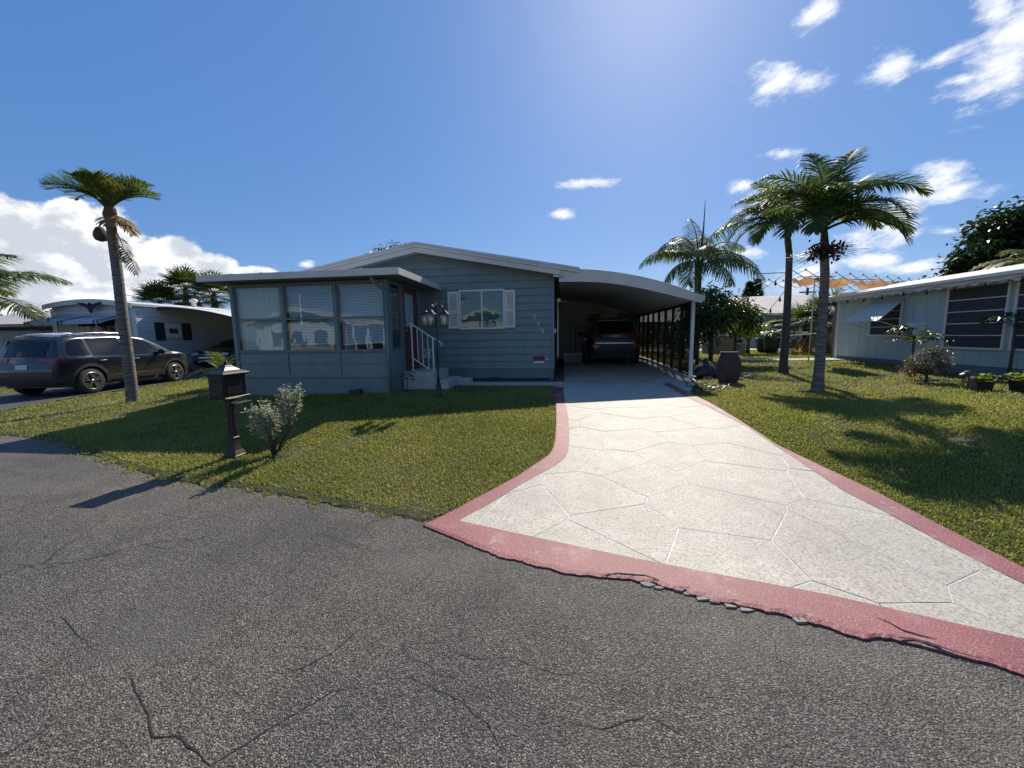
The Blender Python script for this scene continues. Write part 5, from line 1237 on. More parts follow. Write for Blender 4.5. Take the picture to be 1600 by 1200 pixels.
# bronze shrub and papayas along the mint house
b_ = PT(1447, 598); tree('bronze_shrub', 'rounded bronze tipped shrub in front of the mint wall', b_, .8, [(0, 0, .5, .33), (.12, 0, .75, .22), (-.2, 0, .38, .25), (.25, 0, .45, .22)], 1500, .075, .03, MT['leaf_r'], 71, 'shrub', None, .025)
def papaya(label, b_, h, n, sd):
    rnd = random.Random(sd); o = thing('papaya_tree', label, 'tree', b_); top = Vector(b_) + Vector((0, 0, h)); g_ = MB(); g_.tube([Vector(b_) - Vector((0, 0, .05)), Vector(b_).lerp(top, .5) + Vector((.02, 0, 0)), top], [.035, .028, .022], 8); g_.build('trunk', MT['bark'], o)
    for k in range(n):
        lv = Leaves(); a = 2.4 * k; el = R(rnd.uniform(-5, 45)); d = Vector((math.cos(a) * math.cos(el), math.sin(a) * math.cos(el), math.sin(el))); L_ = rnd.uniform(.28, .5); e = top + d * L_ - Vector((0, 0, rnd.uniform(0, .1)))
        lv.tube([top - Vector((0, 0, rnd.uniform(0, .15))), (top + e) / 2 + Vector((0, 0, .04)), e], [.009, .007, .005], 4)
        s_ = d.cross(Vector((0, 0, 1))).normalized(); hh = Vector((d.x, d.y, -.25)).normalized()
        for q_ in range(9):
            aa = lerp(-2.3, 2.3, q_ / 8); lv.leaf(e, hh * math.cos(aa) + s_ * math.sin(aa), Vector((0, 0, 1)), rnd.uniform(.16, .25), .085, .1, .25)
        lv.build('leaf', MT['leaf_m'] if k % 3 else MT['leaf'], o)
b1 = PT(1421, 588); papaya('papaya tree with flat leafy crown under the window air conditioner', b1, 1.05, 13, 1)
b2 = PT(1582, 596); papaya('papaya tree with drooping pale leaves before the wide banded window', b2 + Vector((0, .1, 0)), 1.35, 11, 2)
# small sprout by the downspout
b_ = Vector((-3.42, 8.12, T(-3.4, 8.1))); o = thing('seedling', 'small green seedling beside the porch downspout', 'plant', b_); g = MB(); g.tube([b_, b_ + Vector((.02, 0, .45))], [.008, .004], 5); g.build('stem', MT['frond_y'], o)
for k in range(9):
    lv = Leaves(); lv.leaf(b_ + Vector((.02, 0, .3 + .02 * k)), Vector((math.cos(2.4 * k), math.sin(2.4 * k), .2)), Vector((0, 0, 1)), .2, .09, .1, .4); lv.build('leaf', MT['leaf_m'], o)
b_ = Vector((-1.75, 9.95, T(-1.7, 9.95) + .08)); o = thing('seedling', 'low weed sprouting in the mulch bed under the window', 'plant', b_)
for k in range(14):
    lv = Leaves(); lv.leaf(b_ + Vector((random.gauss(0, .05), random.gauss(0, .03), .01)), Vector((math.cos(2.4 * k), math.sin(2.4 * k), .9)), Vector((0, 0, 1)), .11, .04, .1, .3); lv.build('leaf', MT['leaf_m'], o)
# ------------------------------------------------------------------ mailbox
mx0, my0 = -4.13, 4.25; mz0 = T(mx0, my0)
mail = thing('mailbox', 'dark cast metal mailbox with pagoda roof on a fluted pedestal', 'mailbox', (mx0, my0, mz0))
MT['castiron'] = M('dark_bronze_cast_metal', (.015, .015, .018), .38, (.026, .023, .022), 14, .15, 70, metal=.3)
MT['bronze_w'] = M('worn_bronze_post', (.030, .024, .022), .5, (.048, .036, .030), 10, .2, 60, metal=.2)
def sq(cx_, cy_, prof, hx=1.0, hy=1.0):
    v = []; f = []
    for (r_, z) in prof: v += [(cx_ + sx_ * (r_ * hx if isinstance(r_, float) else r_[0]), cy_ + sy_ * (r_ * hy if isinstance(r_, float) else r_[1]), z) for sx_, sy_ in ((-1, -1), (1, -1), (1, 1), (-1, 1))]
    for i in range(len(prof) - 1): f += [(i * 4 + k, i * 4 + (k + 1) % 4, i * 4 + 4 + (k + 1) % 4, i * 4 + 4 + k) for k in range(4)]
    f += [(3, 2, 1, 0), tuple(len(prof) * 4 - 4 + k for k in range(4))]
    return v, f
def sqb(name, cx_, cy_, prof, mat, par, bev=.004): return MB().add(*sq(cx_, cy_, prof)).build(name, mat, par, bev)
sqb('base', mx0, my0, [(.098, mz0 - .03), (.098, mz0 + .025), (.082, mz0 + .035), (.080, mz0 + .045), (.058, mz0 + .09), (.045, mz0 + .17), (.043, mz0 + .235)], MT['bronze_w'], mail)
sqb('post', mx0, my0, [(.048, mz0 + .236), (.048, mz0 + .25), (.040, mz0 + .26), (.036, mz0 + .70), (.05, mz0 + .74), (.052, mz0 + .77)], MT['bronze_w'], mail)
for sx_, sy_ in ((0, -1), (1, 0)):
    MB().obox((mx0 + sx_ * .039, my0 + sy_ * .039, mz0 + .47), (1, 0, 0), (0, 1, 0), (0, 0, 1), (.018 if sy_ else .004), (.018 if sx_ else .004), .19).build('flute_panel', MT['castiron'], mail, .004)
bz0, bz1 = mz0 + .77, mz0 + 1.06
sqb('box', mx0, my0, [((.135, .20), bz0), ((.135, .20), bz1)], MT['castiron'], mail, .006)
sqb('tray', mx0, my0, [((.155, .22), bz0 - .012), ((.165, .235), bz0 + .006), ((.140, .205), bz0 + .012)], MT['castiron'], mail)
sqb('roof', mx0, my0, [((.175, .245), bz1 - .012), ((.178, .248), bz1 + .006), ((.150, .215), bz1 + .022), ((.105, .15), bz1 + .045), ((.065, .085), bz1 + .078), ((.045, .055), bz1 + .105)], MT['castiron'], mail, .003)
g = MB(); g.lathe([(.045, bz1 + .1055), (.05, bz1 + .112), (.03, bz1 + .118), (.028, bz1 + .128), (.036, bz1 + .136), (.022, bz1 + .150), (.004, bz1 + .158)], (mx0, my0, 0), 12); g.build('finial', MT['castiron'], mail)
g = MB(); g.box(mx0 - .115, mx0 + .115, my0 - .212, my0 - .2015, bz0 + .03, bz1 - .03); dr = g.build('door', MT['castiron'], mail, .004)
g = MB(); g.box(mx0 - .095, mx0 + .095, my0 - .218, my0 - .2125, bz0 + .045, bz0 + .075); g.box(mx0 - .05, mx0 + .05, my0 - .22, my0 - .2125, bz0 + .10, bz0 + .112); g.build('raised_lettering_bar', MT['bronze_w'], dr, .002)
for k in range(3): 
    g = MB(); g.lathe([(.022, -.012), (.018, -.018), (.004, -.02)], (mx0 - .06 + .06 * k, my0 - .20, bz1 - .075), 10, 'y'); g.build('rosette', MT['castiron'], dr)
g = MB(); g.box(mx0 + .1355, mx0 + .142, my0 - .165, my0 + .165, bz0 + .045, bz0 + .05); g.box(mx0 + .1355, mx0 + .142, my0 - .165, my0 + .165, bz1 - .05, bz1 - .045); g.box(mx0 + .1355, mx0 + .142, my0 - .165, my0 - .16, bz0 + .0505, bz1 - .0505); g.box(mx0 + .1355, mx0 + .142, my0 + .16, my0 + .165, bz0 + .0505, bz1 - .0505); g.build('side_moulding', MT['castiron'], mail)
g = MB(); g.box(mx0 + .12, mx0 + .23, my0 - .10, my0 + .17, bz0 - .075, bz0 - .066); g.box(mx0 + .02, mx0 + .12, my0 - .03, my0 + .03, bz0 - .07, bz0 - .055); g.build('paper_shelf', MT['alloy'], mail, .004)

for c_ in mail.children:
    if c_.name.split('.')[0] in ('box', 'tray', 'roof', 'finial', 'door', 'side_moulding', 'paper_shelf'): c_.scale = (.80, .80, 1)
# ------------------------------------------------------------------ lamp post with three lanterns
lb = PT(686, 621); lamp = thing('lamp_post', 'short black three lantern lamp post standing before the entry steps', 'lamp post', lb)
def lz(py_): return PY(686, py_, lb.y).z
zt_ = lz(480)
g = MB(); g.lathe([(.085, lb.z - .03), (.085, lb.z + .05), (.06, lb.z + .07), (.055, lb.z + .22), (.045, lb.z + .24), (.06, lb.z + .26), (.035, lb.z + .30)], (lb.x, lb.y, 0), 14); g.build('base', MT['bronze_w'], lamp)
g = MB(); g.lathe([(.034, lb.z + .30), (.024, lb.z + .45), (.021, lb.z + .95), (.028, lb.z + .96), (.028, lb.z + .99), (.020, lb.z + 1.0), (.018, zt_ - .04), (.03, zt_ - .02), (.03, zt_), (.014, zt_ + .02), (.02, zt_ + .045), (.004, zt_ + .07)], (lb.x, lb.y, 0), 12); g.build('pole', MT['black'], lamp)
MT['lampglass'] = glassmat('lantern_glass', (.92, .93, .9))
MT['bulb'] = M('frosted_bulb', (.72, .70, .64), .4)
for a in (R(192), R(-18), R(-100)):
    d = Vector((math.cos(a), math.sin(a), 0)); c_ = Vector((lb.x, lb.y, zt_ - .02)); L_ = .205
    arm = MB().tube([c_, c_ + d * .05 + Vector((0, 0, .05)), c_ + d * .12 + Vector((0, 0, .06)), c_ + d * .18 + Vector((0, 0, .02)), c_ + d * L_ + Vector((0, 0, -.02))], .009, 6).build('arm', MT['black'], lamp)
    e = c_ + d * L_; zt2 = e.z - .02; s_ = .075
    cap = MB().add(*sq(e.x, e.y, [(.085, zt2 - .115), (.088, zt2 - .105), (.045, zt2 - .05), (.02, zt2 - .025), (.012, zt2)])).build('lantern', MT['black'], lamp)
    z0, z1 = zt2 - .32, zt2 - .115
    for sx_ in (-1, 1):
        for sy_ in (-1, 1): MB().bar((e.x + sx_ * .056, e.y + sy_ * .056, z0), (e.x + sx_ * .070, e.y + sy_ * .070, z1), .010, .010).build('cage_bar', MT['black'], cap)
        MB().add([(e.x + sx_ * .054, e.y - .05, z0), (e.x + sx_ * .054, e.y + .05, z0), (e.x + sx_ * .068, e.y + .064, z1), (e.x + sx_ * .068, e.y - .064, z1)], [(0, 1, 2, 3)]).build('glass_pane', MT['lampglass'], cap)
        MB().add([(e.x - .05, e.y + sx_ * .054, z0), (e.x + .05, e.y + sx_ * .054, z0), (e.x + .064, e.y + sx_ * .068, z1), (e.x - .064, e.y + sx_ * .068, z1)], [(0, 1, 2, 3)]).build('glass_pane', MT['lampglass'], cap)
    MB().add(*sq(e.x, e.y, [(.062, z0 - .016), (.066, z0), (.050, z0 + .001)])).build('lantern_base', MT['black'], cap)
    MB().lathe([(.012, z0 + .002), (.014, z0 + .05), (.034, z0 + .10), (.034, z0 + .13), (.02, z0 + .165), (.004, z0 + .17)], (e.x, e.y, 0), 10).build('bulb', MT['bulb'], cap)

# ------------------------------------------------------------------ mint house on the right
MT['mint'] = M('mint_wall_paint', (.47, .57, .545), .6, (.41, .50, .48), 1.5, .08, 40)
MT['mint_d'] = M('slate_foundation', (.15, .20, .23), .7, (.12, .16, .19), 3, .2, 40)
MT['screen_d'] = M('dark_window_screen', (.040, .045, .050), .6, (.055, .06, .066), 5, spec=.3)
NX = 10.4
mint = thing('mint_house', 'long pale mint house with white roof and wide banded windows', 'house', (12.5, 11, .3))
wallm = MB().box(NX + .03, 15.5, 5.0, 16.3, .25, 2.74).build('wall', MT['mint'], mint)
y = 5.0
while y < 16.29:
    MB().box(NX, NX + .029, y + .005, min(y + .405, 16.3) - .003, .575, 2.72).build('wall_panel', MT['mint'], wallm, .004); y += .405
MB().box(NX - .012, NX + .028, 5.0, 16.31, .20, .57).build('foundation', MT['mint_d'], mint, .006)
MB().box(NX - .02, NX + .04, 16.2605, 16.34, .57, 2.74).build('corner_trim', MT['white'], mint)
# roof rising away from the eave, fascia, scallops, gutter
rm = MB().prism([(10.02, 2.80), (13.0, 3.32), (15.9, 2.80), (15.9, 2.74), (13.0, 3.26), (10.02, 2.745)], (4.6, 16.72), lambda p, e: (p[0], e, p[1])).build('roof', MT['roof'], mint)
MB().box(9.96, 10.018, 4.6, 16.74, 2.70, 2.79).build('gutter', MT['white'], rm, .01)
MB().box(10.02, 10.39, 4.61, 16.70, 2.742, 2.7445).build('soffit', MT['white'], rm)
poly = [(4.6, 2.705)]; y = 4.6
while y < 16.6:
    for k in range(1, 7): poly.append((y + .30 * k / 6, 2.60 - .045 * math.sin(math.pi * k / 6)))
    y += .30
poly += [(y, 2.705)]
MB().prism(poly[::-1], (10.05, 10.056), lambda p, e: (e, p[0], p[1])).build('scalloped_valance', MT['white'], rm)
g = MB(); g.tube([(10.0, 16.6, 2.70), (10.0, 16.58, 2.60), (10.2, 16.45, 2.48), (10.36, 16.37, 2.42), (10.36, 16.37, .45)], .035, 8); g.build('downspout', MT['mint_d'], mint)
# windows
def banded(y0, y1, z0, z1, n):
    t_ = .05; f_ = MB()
    f_.box(NX - .05, NX - .002, y0 - t_, y0, z0 - t_, z1 + t_); f_.box(NX - .05, NX - .002, y1, y1 + t_, z0 - t_, z1 + t_); f_.box(NX - .05, NX - .002, y0, y1, z1, z1 + t_); f_.box(NX - .06, NX - .002, y0, y1, z0 - t_, z0)
    wdw = f_.build('window', MT['white'], mint, .004)
    for k in range(n):
        a, b_ = lerp(z0, z1, k / n), lerp(z0, z1, (k + 1) / n)
        MB().box(NX - .020, NX - .016, y0, y1, a + .012, b_ - .012).build('pane', MT['carglass'] if False else MT['screen_d'], wdw)
        if k: MB().box(NX - .045, NX - .008, y0, y1, a - .011, a + .011).build('window_bar', MT['white'], wdw)
banded(10.62, 12.02, 1.03, 2.56, 5); banded(8.95, 10.40, 1.03, 2.56, 5); banded(6.9, 8.4, 1.03, 2.56, 5)
banded(13.50, 14.62, 1.36, 2.36, 4)
g = MB(); g.add([(NX - .02, 13.40, 2.46), (NX - .02, 14.72, 2.46), (9.62, 14.80, 1.80), (9.62, 13.32, 1.80), (NX - .02, 13.40, 2.435), (NX - .02, 14.72, 2.435), (9.63, 14.80, 1.775), (9.63, 13.32, 1.775)],
                [(0, 1, 2, 3), (7, 6, 5, 4), (0, 4, 5, 1), (2, 6, 7, 3), (1, 5, 6, 2), (0, 3, 7, 4)])
aw = g.build('awning', MT['mint'], mint); g = MB(); g.bar((9.66, 13.36, 1.80), (NX - .01, 13.36, 1.55), .02); g.bar((9.66, 14.76, 1.80), (NX - .01, 14.76, 1.55), .02); g.build('awning_arm', MT['white'], aw)
ac = MB().box(NX - .30, NX - .01, 12.62, 13.20, 1.30, 1.64).build('air_conditioner', MT['white'], mint, .01)
for k in range(9): MB().box(NX - .306, NX - .3005, 12.66, 13.00, 1.335 + .03 * k, 1.352 + .03 * k).build('louvre', MT['blackp'], ac)
MB().box(NX - .306, NX - .3005, 13.04, 13.16, 1.34, 1.60).build('control_panel', MT['blackp'], ac)
MB().box(NX - .03, NX - .003, 12.58, 13.24, 1.645, 1.70).build('window_bar', MT['white'], ac)
# string lights under the eave
sl_ = thing('string_lights', 'black string lights hung along the mint house eave', 'string lights', (9.98, 11, 2.5))
pts = []; ys_ = np.linspace(7.0, 16.2, 38)
for k, y in enumerate(ys_): pts.append((9.98, y, 2.63 - .05 * math.sin(math.pi * ((k % 4) / 4))))
MB().tube(pts, .006, 4).build('wire', MT['blackp'], sl_)
for k in range(0, 38, 3):
    x, y, z = pts[k]; MB().lathe([(.012, z), (.016, z - .02), (.016, z - .06), (.03, z - .085), (.028, z - .11), (.006, z - .13)], (x, y, 0), 8).build('bulb', MT['blackp'], sl_)

# ------------------------------------------------------------------ garden things along the right lawn
def lathe_thing(name, label, cat, b_, prof, mat, part, n=18, grp=None):
    o = thing(name, label, cat, b_, 0, grp); MB().lathe([(r_, b_[2] + h) for r_, h in prof], (b_[0], b_[1], 0), n).build(part, mat, o); return o
MT['clay'] = M('weathered_clay', (.115, .070, .055), .85, (.060, .040, .034), 6, .4, 30)
MT['greypot'] = M('dark_glazed_pot', (.030, .032, .036), .4, (.022, .023, .026), 6)
MT['planter'] = M('weathered_concrete_planter', (.30, .28, .22), .9, (.20, .185, .15), 5, .4, 30)
ub = PT(1137, 599, -.02)
o = lathe_thing('clay_urn', 'large weathered clay urn near the carport corner', 'urn', ub, [(.17, -.03), (.18, .0), (.235, .12), (.27, .30), (.265, .48), (.23, .62), (.18, .70), (.20, .76), (.185, .77), (.155, .72), (.15, .68)], MT['clay'], 'body', 22)
MB().lathe([(.15, ub.z + .68), (.1, ub.z + .69), (.02, ub.z + .695)], (ub.x, ub.y, 0), 14).build('soil', MT['mulch'], o)
for s_ in (): MB().tube([ub + Vector((s_ * .27, 0, .66)), ub + Vector((s_ * .40, 0, .62)), ub + Vector((s_ * .41, 0, .48)), ub + Vector((s_ * .35, 0, .42))], .025, 7).build('handle', MT['clay'], o)
gb = PT(1101, 590, -.01)
o = lathe_thing('garden_ornament', 'dark rounded garden ornament with pointed top beside the clay urn', 'ornament', gb, [(.22, -.02), (.27, .05), (.29, .16), (.24, .28), (.15, .36), (.10, .40), (.06, .48), (.015, .56)], MT['greypot'], 'body', 18)
for s_ in (-1, 1): MB().ball(gb + Vector((s_ * .2, -.16, .10)), .09, .11, .08).build('foot', MT['greypot'], o)
g = MB(); 
for i in range(13):
    a = 6.28 * i / 13; x, y = 4.15 + .85 * math.cos(a), 11.35 + .8 * math.sin(a); g.v.append((x, y, T(x, y) + .015))
g.v.append((4.15, 11.35, T(4.15, 11.35) + .05)); g.f = [(i, (i + 1) % 13, 13) for i in range(13)]; g.sm = [True] * 13; structure(g.build('mulch_ring', MT['mulch'], fixn=False))
MT['stone'] = M('border_stone', (.26, .225, .19), .85, (.15, .13, .11), 6, .5, 30)
for i in range(15):
    a = 6.28 * i / 15 + .1; x, y = 4.15 + .92 * math.cos(a), 11.3 + .86 * math.sin(a); r_ = random.uniform(.06, .11)
    if abs(x - ub.x) < .3 and abs(y - ub.y) < .35: continue
    g = MB(); g.ball((x, y, T(x, y) + r_ * .25), r_ * random.uniform(1, 1.5), r_ * random.uniform(.8, 1.2), r_ * .6, 8, 6); st_ = g.build('garden_stone', MT['stone'])
    tag(st_, 'grey brown stone edging the mulch ring by the clay urn', 'stone', 'stones edging the mulch ring')
for i, (px_, py_) in enumerate(((1088, 607), (1096, 615), (1112, 610), (1104, 603), (1122, 607), (1080, 600))):
    b_ = PT(px_, py_); lv = Leaves()
    for k in range(60): lv.blade(b_ + Vector((random.gauss(0, .10), random.gauss(0, .10), 0)), Vector((random.gauss(0, 1), random.gauss(0, 1), 1.1)), Vector((0, 0, 1)), random.uniform(.12, .26), .02, .8)
    tag(lv.build('ground_plant', MT['leaf_m']), ('leafy tuft close to the foot of the white carport post', 'leafy tuft at the end of the red border by the carport', 'leafy tuft in front of the pointed garden ornament', 'leafy tuft between the ornament and the white post', 'leafy tuft at the foot of the clay urn', 'leafy tuft against the outer side of the carport kerb')[i], 'plant', 'ground cover tufts at the carport corner')
# planter box with shrubs, posts, pots further back
pb = PT(1125, 553); o = thing('planter_box', 'square concrete planter box on the far lawn', 'planter', pb)
g = MB(); g.box(pb.x - .62, pb.x + .62, pb.y, pb.y + .8, pb.z - .02, pb.z + .86); g.build('box', MT['planter'], o, .02); MB().box(pb.x - .66, pb.x + .66, pb.y - .04, pb.y + .84, pb.z + .861, pb.z + .94).build('rim', MT['block'], o, .01)
q = PT(1157, 554); o = thing('stone_pillar', 'short square stone pillar between the planter and young coconut', 'pillar', q); sqb('shaft', q.x, q.y, [(.15, q.z - .02), (.15, q.z + .50)], MT['planter'], o); sqb('cap', q.x, q.y, [(.18, q.z + .501), (.18, q.z + .56)], MT['block'], o)
for px_, py_, r_, h, lab in ((1150, 549, .35, .7, 'dark rounded pot left of the stone pillar'), (1192, 551, .34, .75, 'dark planter pot right of the young coconut'), (1204, 552, .38, .8, 'wide dark planter pot beside the slim one'), (1188, 545, .3, .6, 'small dark pot behind the planter pots')):
    b_ = PT(px_, py_); o = lathe_thing('plant_pot', lab, 'pot', b_, [(r_ * .7, -.02), (r_ * .9, h * .4), (r_, h * .9), (r_ * 1.05, h), (r_ * .9, h), (r_ * .85, h * .9)], MT['greypot'], 'pot', 14, 'dark pots on the far lawn'); lv = Leaves()
    for k in range(110): lv.leaf(b_ + Vector((random.gauss(0, r_ * .5), random.gauss(0, r_ * .5), h + abs(random.gauss(0, .22)))), Vector((random.gauss(0, 1), random.gauss(0, 1), random.uniform(-.2, 1))), Vector((0, 0, 1)), .22, .09, .1, .3)
    stuff(lv.build('plant', MT['leaf_m'], o))
# wooden duck, potted plants, black tub
db = PT(1518, 609); o = thing('duck_ornament', 'brown carved duck ornament with pale cheek by the small pot', 'ornament', db)
MT['wood_b'] = M('brown_carved_wood', (.16, .10, .075), .7, (.10, .065, .05), 9, .2, 40)
MB().tube([db + Vector((.04, 0, .0)), db + Vector((.0, 0, .12)), db + Vector((-.03, 0, .22)), db + Vector((-.07, 0, .30))], [.10, .08, .05, .045], 10).build('body', MT['wood_b'], o)
hd_ = MB().ball(db + Vector((-.10, 0, .33)), .075, .055, .055).build('head', MT['wood_b'], o); MB().bar(db + Vector((-.16, 0, .33)), db + Vector((-.23, 0, .30)), .045, .025).build('beak', MT['white'], hd_)
MB().ball(db + Vector((-.06, -.05, .25)), .045, .02, .035, 8, 6).build('pale_patch', MT['white'], o)
def potted(label, b_, w, h, mat, leafmat_, n, L, part='pot', sd=1):
    o = thing('potted_plant', label, 'potted plant', b_); sqb(part, b_.x, b_.y, [(w * .42, b_.z - .02), (w * .5, b_.z + h), (w * .44, b_.z + h), (w * .43, b_.z + h - .03)], mat, o, .008); rnd_ = random.Random(sd); lv = Leaves()
    for k in range(n): lv.leaf(b_ + Vector((rnd_.gauss(0, w * .3), rnd_.gauss(0, w * .3), h + abs(rnd_.gauss(0, .06)))), Vector((rnd_.gauss(0, 1), rnd_.gauss(0, 1), rnd_.uniform(0, 1))), Vector((0, 0, 1)), L * rnd_.uniform(.7, 1.2), L * .5, .1, .25)
    stuff(lv.build('foliage', leafmat_, o))
potted('small dark pot of bright yellow green leaves beside the duck', PT(1531, 609), .26, .17, MT['greypot'], MT['leaf_b'], 130, .12, sd=3)
potted('black tub with yellow green plants under the wide window', PT(1606, 614), .36, .24, MT['greypot'], MT['leaf_b'], 200, .13, sd=4)
cp = PT(1503, 690); o = MB(); o.obox((cp.x, cp.y, cp.z + .01), (.96, .28, 0), (-.28, .96, 0), (0, 0, 1), .13, .08, .018); tag(o.build('utility_cover', MT['stone'], None, .008), 'small flat concrete utility cover set in the shaded lawn', 'cover')
q = PT(561, 614, .02); o = MB(); o.obox((q.x, 7.86, q.z + .05), (1, .0, .12), (0, 1, 0), (-.12, 0, 1), .13, .06, .05); tag(o.build('vent_box', MT['blackp'], None, .01), 'small black box lying in the grass at the porch base', 'box')

# ------------------------------------------------------------------ ragged canopy, poles and wires behind the mint house
MT['tarp'] = leafmat('faded_orange_canvas', [(.24, .155, .075), (.34, .23, .12), (.44, .32, .19)], .85, .45, False)
MT['greytube'] = M('weathered_grey_tube', (.24, .23, .22), .6)
can = thing('canopy_frame', 'pop up canopy frame with torn faded orange canvas behind the mint house', 'canopy', (10, 17, .45))
LEG = {'a': PT(1219, 574), 'b': PT(1263, 566), 'c': PT(1305, 562)}
ZC = 3.35
tops = {k: Vector((v.x, v.y, ZC)) for k, v in LEG.items()}
for k, v in LEG.items(): MB().tube([v, tops[k] - Vector((0, 0, .55 if k == 'c' else .1))], .022, 6).build('leg', MT['white'], can)
A0, A1 = tops['a'] + Vector((.05, 0, -.05)), Vector((15.2, 18.6, 3.42)); nseg = 11; g = MB()
for off in (0.0, 2.2):
    for k in range(nseg):
        p0, p1 = A0.lerp(A1, k / nseg) + Vector((0, off, 0)), A0.lerp(A1, (k + 1) / nseg) + Vector((0, off, 0)); h = Vector((0, 0, .13))
        g.bar(p0 - h, p1 + h, .016, .016); g.bar(p0 + h, p1 - h, .016, .016); g.lathe([(.028, -.03), (.028, .03)], p0 + h, 6)
for k in range(0, nseg + 1, 3): g.bar(A0.lerp(A1, k / nseg), A0.lerp(A1, k / nseg) + Vector((0, 2.2, .3)), .028, .028)
g.build('truss', MT['greytube'], can)
for k0, k1 in ((.15, .27), (.34, .52), (.60, .78)):
    rows = []; rnd_ = random.Random(int(k0 * 100))
    for i in range(10):
        t_ = lerp(k0, k1, i / 9); p_ = A0.lerp(A1, t_); sag = -.10 * math.sin(math.pi * i / 9)
        rows.append([(p_ + Vector((rnd_.gauss(0, .03), 1.5 * w_ * rnd_.uniform(.8, 1) + .1, .02 + sag * (1 + w_) + rnd_.gauss(0, .05) - (.12 if w_ == 0 and rnd_.random() < .3 else 0)))) for w_ in (0, .25, .5, .75, 1)])
    g = MB(); g.grid(rows, False); g.build('canvas', MT['tarp'], can, fixn=False)
MB().tube([PT(1226, 570) + Vector((0, 0, .95)), PT(1280, 566) + Vector((0, 0, 1.0))], .016, 6).build('cross_bar', MT['white'], can)
pp = PY(1155, 463, 60); o = thing('utility_pole', 'far thin utility pole rising behind the fruit trees', 'pole', (pp.x, 60, .4)); MB().tube([(pp.x, 60, .3), pp], [.16, .12], 8).build('pole', MT['bark'], o); MB().box(pp.x - .9, pp.x + .9, 59.9, 60.0, pp.z - .5, pp.z - .35).build('crossarm', MT['bark'], o)
pq = PY(1262, 450, 40); o = thing('utility_pole', 'dark utility pole behind the torn orange canopy', 'pole', (pq.x, 40, .4)); MB().tube([(pq.x, 40, .3), pq], [.14, .11], 8).build('pole', MT['bark'], o); MB().box(pq.x - .7, pq.x + .7, 39.9, 40.0, pq.z - .45, pq.z - .33).build('crossarm', MT['bark'], o)
def wire(label, a, b_, sag, bulbs):
    o = thing('string_lights', label, 'string lights', a); n = 20; pts = [Vector(a).lerp(Vector(b_), k / n) - Vector((0, 0, sag * 4 * (k / n) * (1 - k / n))) for k in range(n + 1)]
    MB().tube(pts, .009, 4).build('wire', MT['blackp'], o)
    for k in range(2, n, max(1, n // bulbs)):
        p_ = pts[k]; MB().lathe([(.02, -.0), (.022, -.07), (.04, -.10), (.035, -.14), (.008, -.17)], p_, 7).build('bulb', MT['blackp'], o)
wire('upper sagging string lights tied to the canopy leg', tops['a'] + Vector((0, 0, -.05)), PY(1110, 487, 19), .18, 6)
wire('lower string lights falling from the canopy leg to the far trees', tops['a'] + Vector((0, 0, -.55)), PY(1170, 517, 20), .1, 5)

# ------------------------------------------------------------------ house beyond the right lawn, far pavement
MT['farwall'] = M('far_house_wall', (.42, .41, .39), .7, (.34, .33, .32), 1.5)
MT['farroof'] = M('far_pale_roof', (.52, .47, .43), .8, (.42, .38, .35), 1.0)
MT['winddark'] = M('dark_far_window', (.02, .025, .03), .15)
fh = thing('bungalow', 'low bungalow with pale sloping roof beyond the canopy', 'house', (17, 30, .45))
xl = PY(1190, 530, 28).x; xr_ = PY(1330, 530, 28).x + 2
MB().box(xl + .5, xr_, 29, 37, .4, 2.9).build('wall', MT['farwall'], fh)
rf2 = MB().prism([(27.8, 2.75), (33, 4.3), (38, 2.75), (38, 2.6), (33, 4.15), (27.8, 2.6)], (xl - .3, xr_ + .4), lambda p, e: (e, p[0], p[1])).build('roof', MT['farroof'], fh)
for k in range(6):
    x = lerp(xl + .9, xr_ - 1.2, k / 5); wdw = MB().box(x, x + .9, 28.95, 28.99, 1.1, 2.3).build('window', MT['white'], fh); MB().box(x + .07, x + .83, 28.93, 28.945, 1.17, 2.23).build('pane', MT['winddark'], wdw)
for k in range(4): MB().box(lerp(xl, xr_, k / 3) - .05, lerp(xl, xr_, k / 3) + .05, 27.9, 28.0, .4, 2.62).build('porch_post', MT['white'], fh)
MT['pale'] = M('pale_concrete', (.60, .58, .55), .8, (.5, .48, .46), 1.0)
g = MB(); g.box(3.9, 18, 24.6, 26.4, .40, .475); structure(g.build('far_pavement', MT['pale']))
g = MB(); g.box(6.8, 10.3, 15.3, 16.15, .36, .475); structure(g.build('patio_path', MT['pale']))
fh3 = thing('bungalow', 'low grey bungalow far behind the carport corner', 'house', (8, 44, .45)); MB().box(2.5, 14, 44, 52, .4, 2.9).build('wall', MT['farwall'], fh3)
MB().prism([(43.4, 2.8), (48, 4.0), (52.6, 2.8), (52.6, 2.65), (48, 3.85), (43.4, 2.65)], (2, 14.5), lambda p, e: (e, p[0], p[1])).build('roof', MT['farroof'], fh3)
for k in range(4): MB().box(3.5 + 2.6 * k, 4.8 + 2.6 * k, 43.94, 43.98, 1.1, 2.3).build('window', MT['winddark'], fh3)

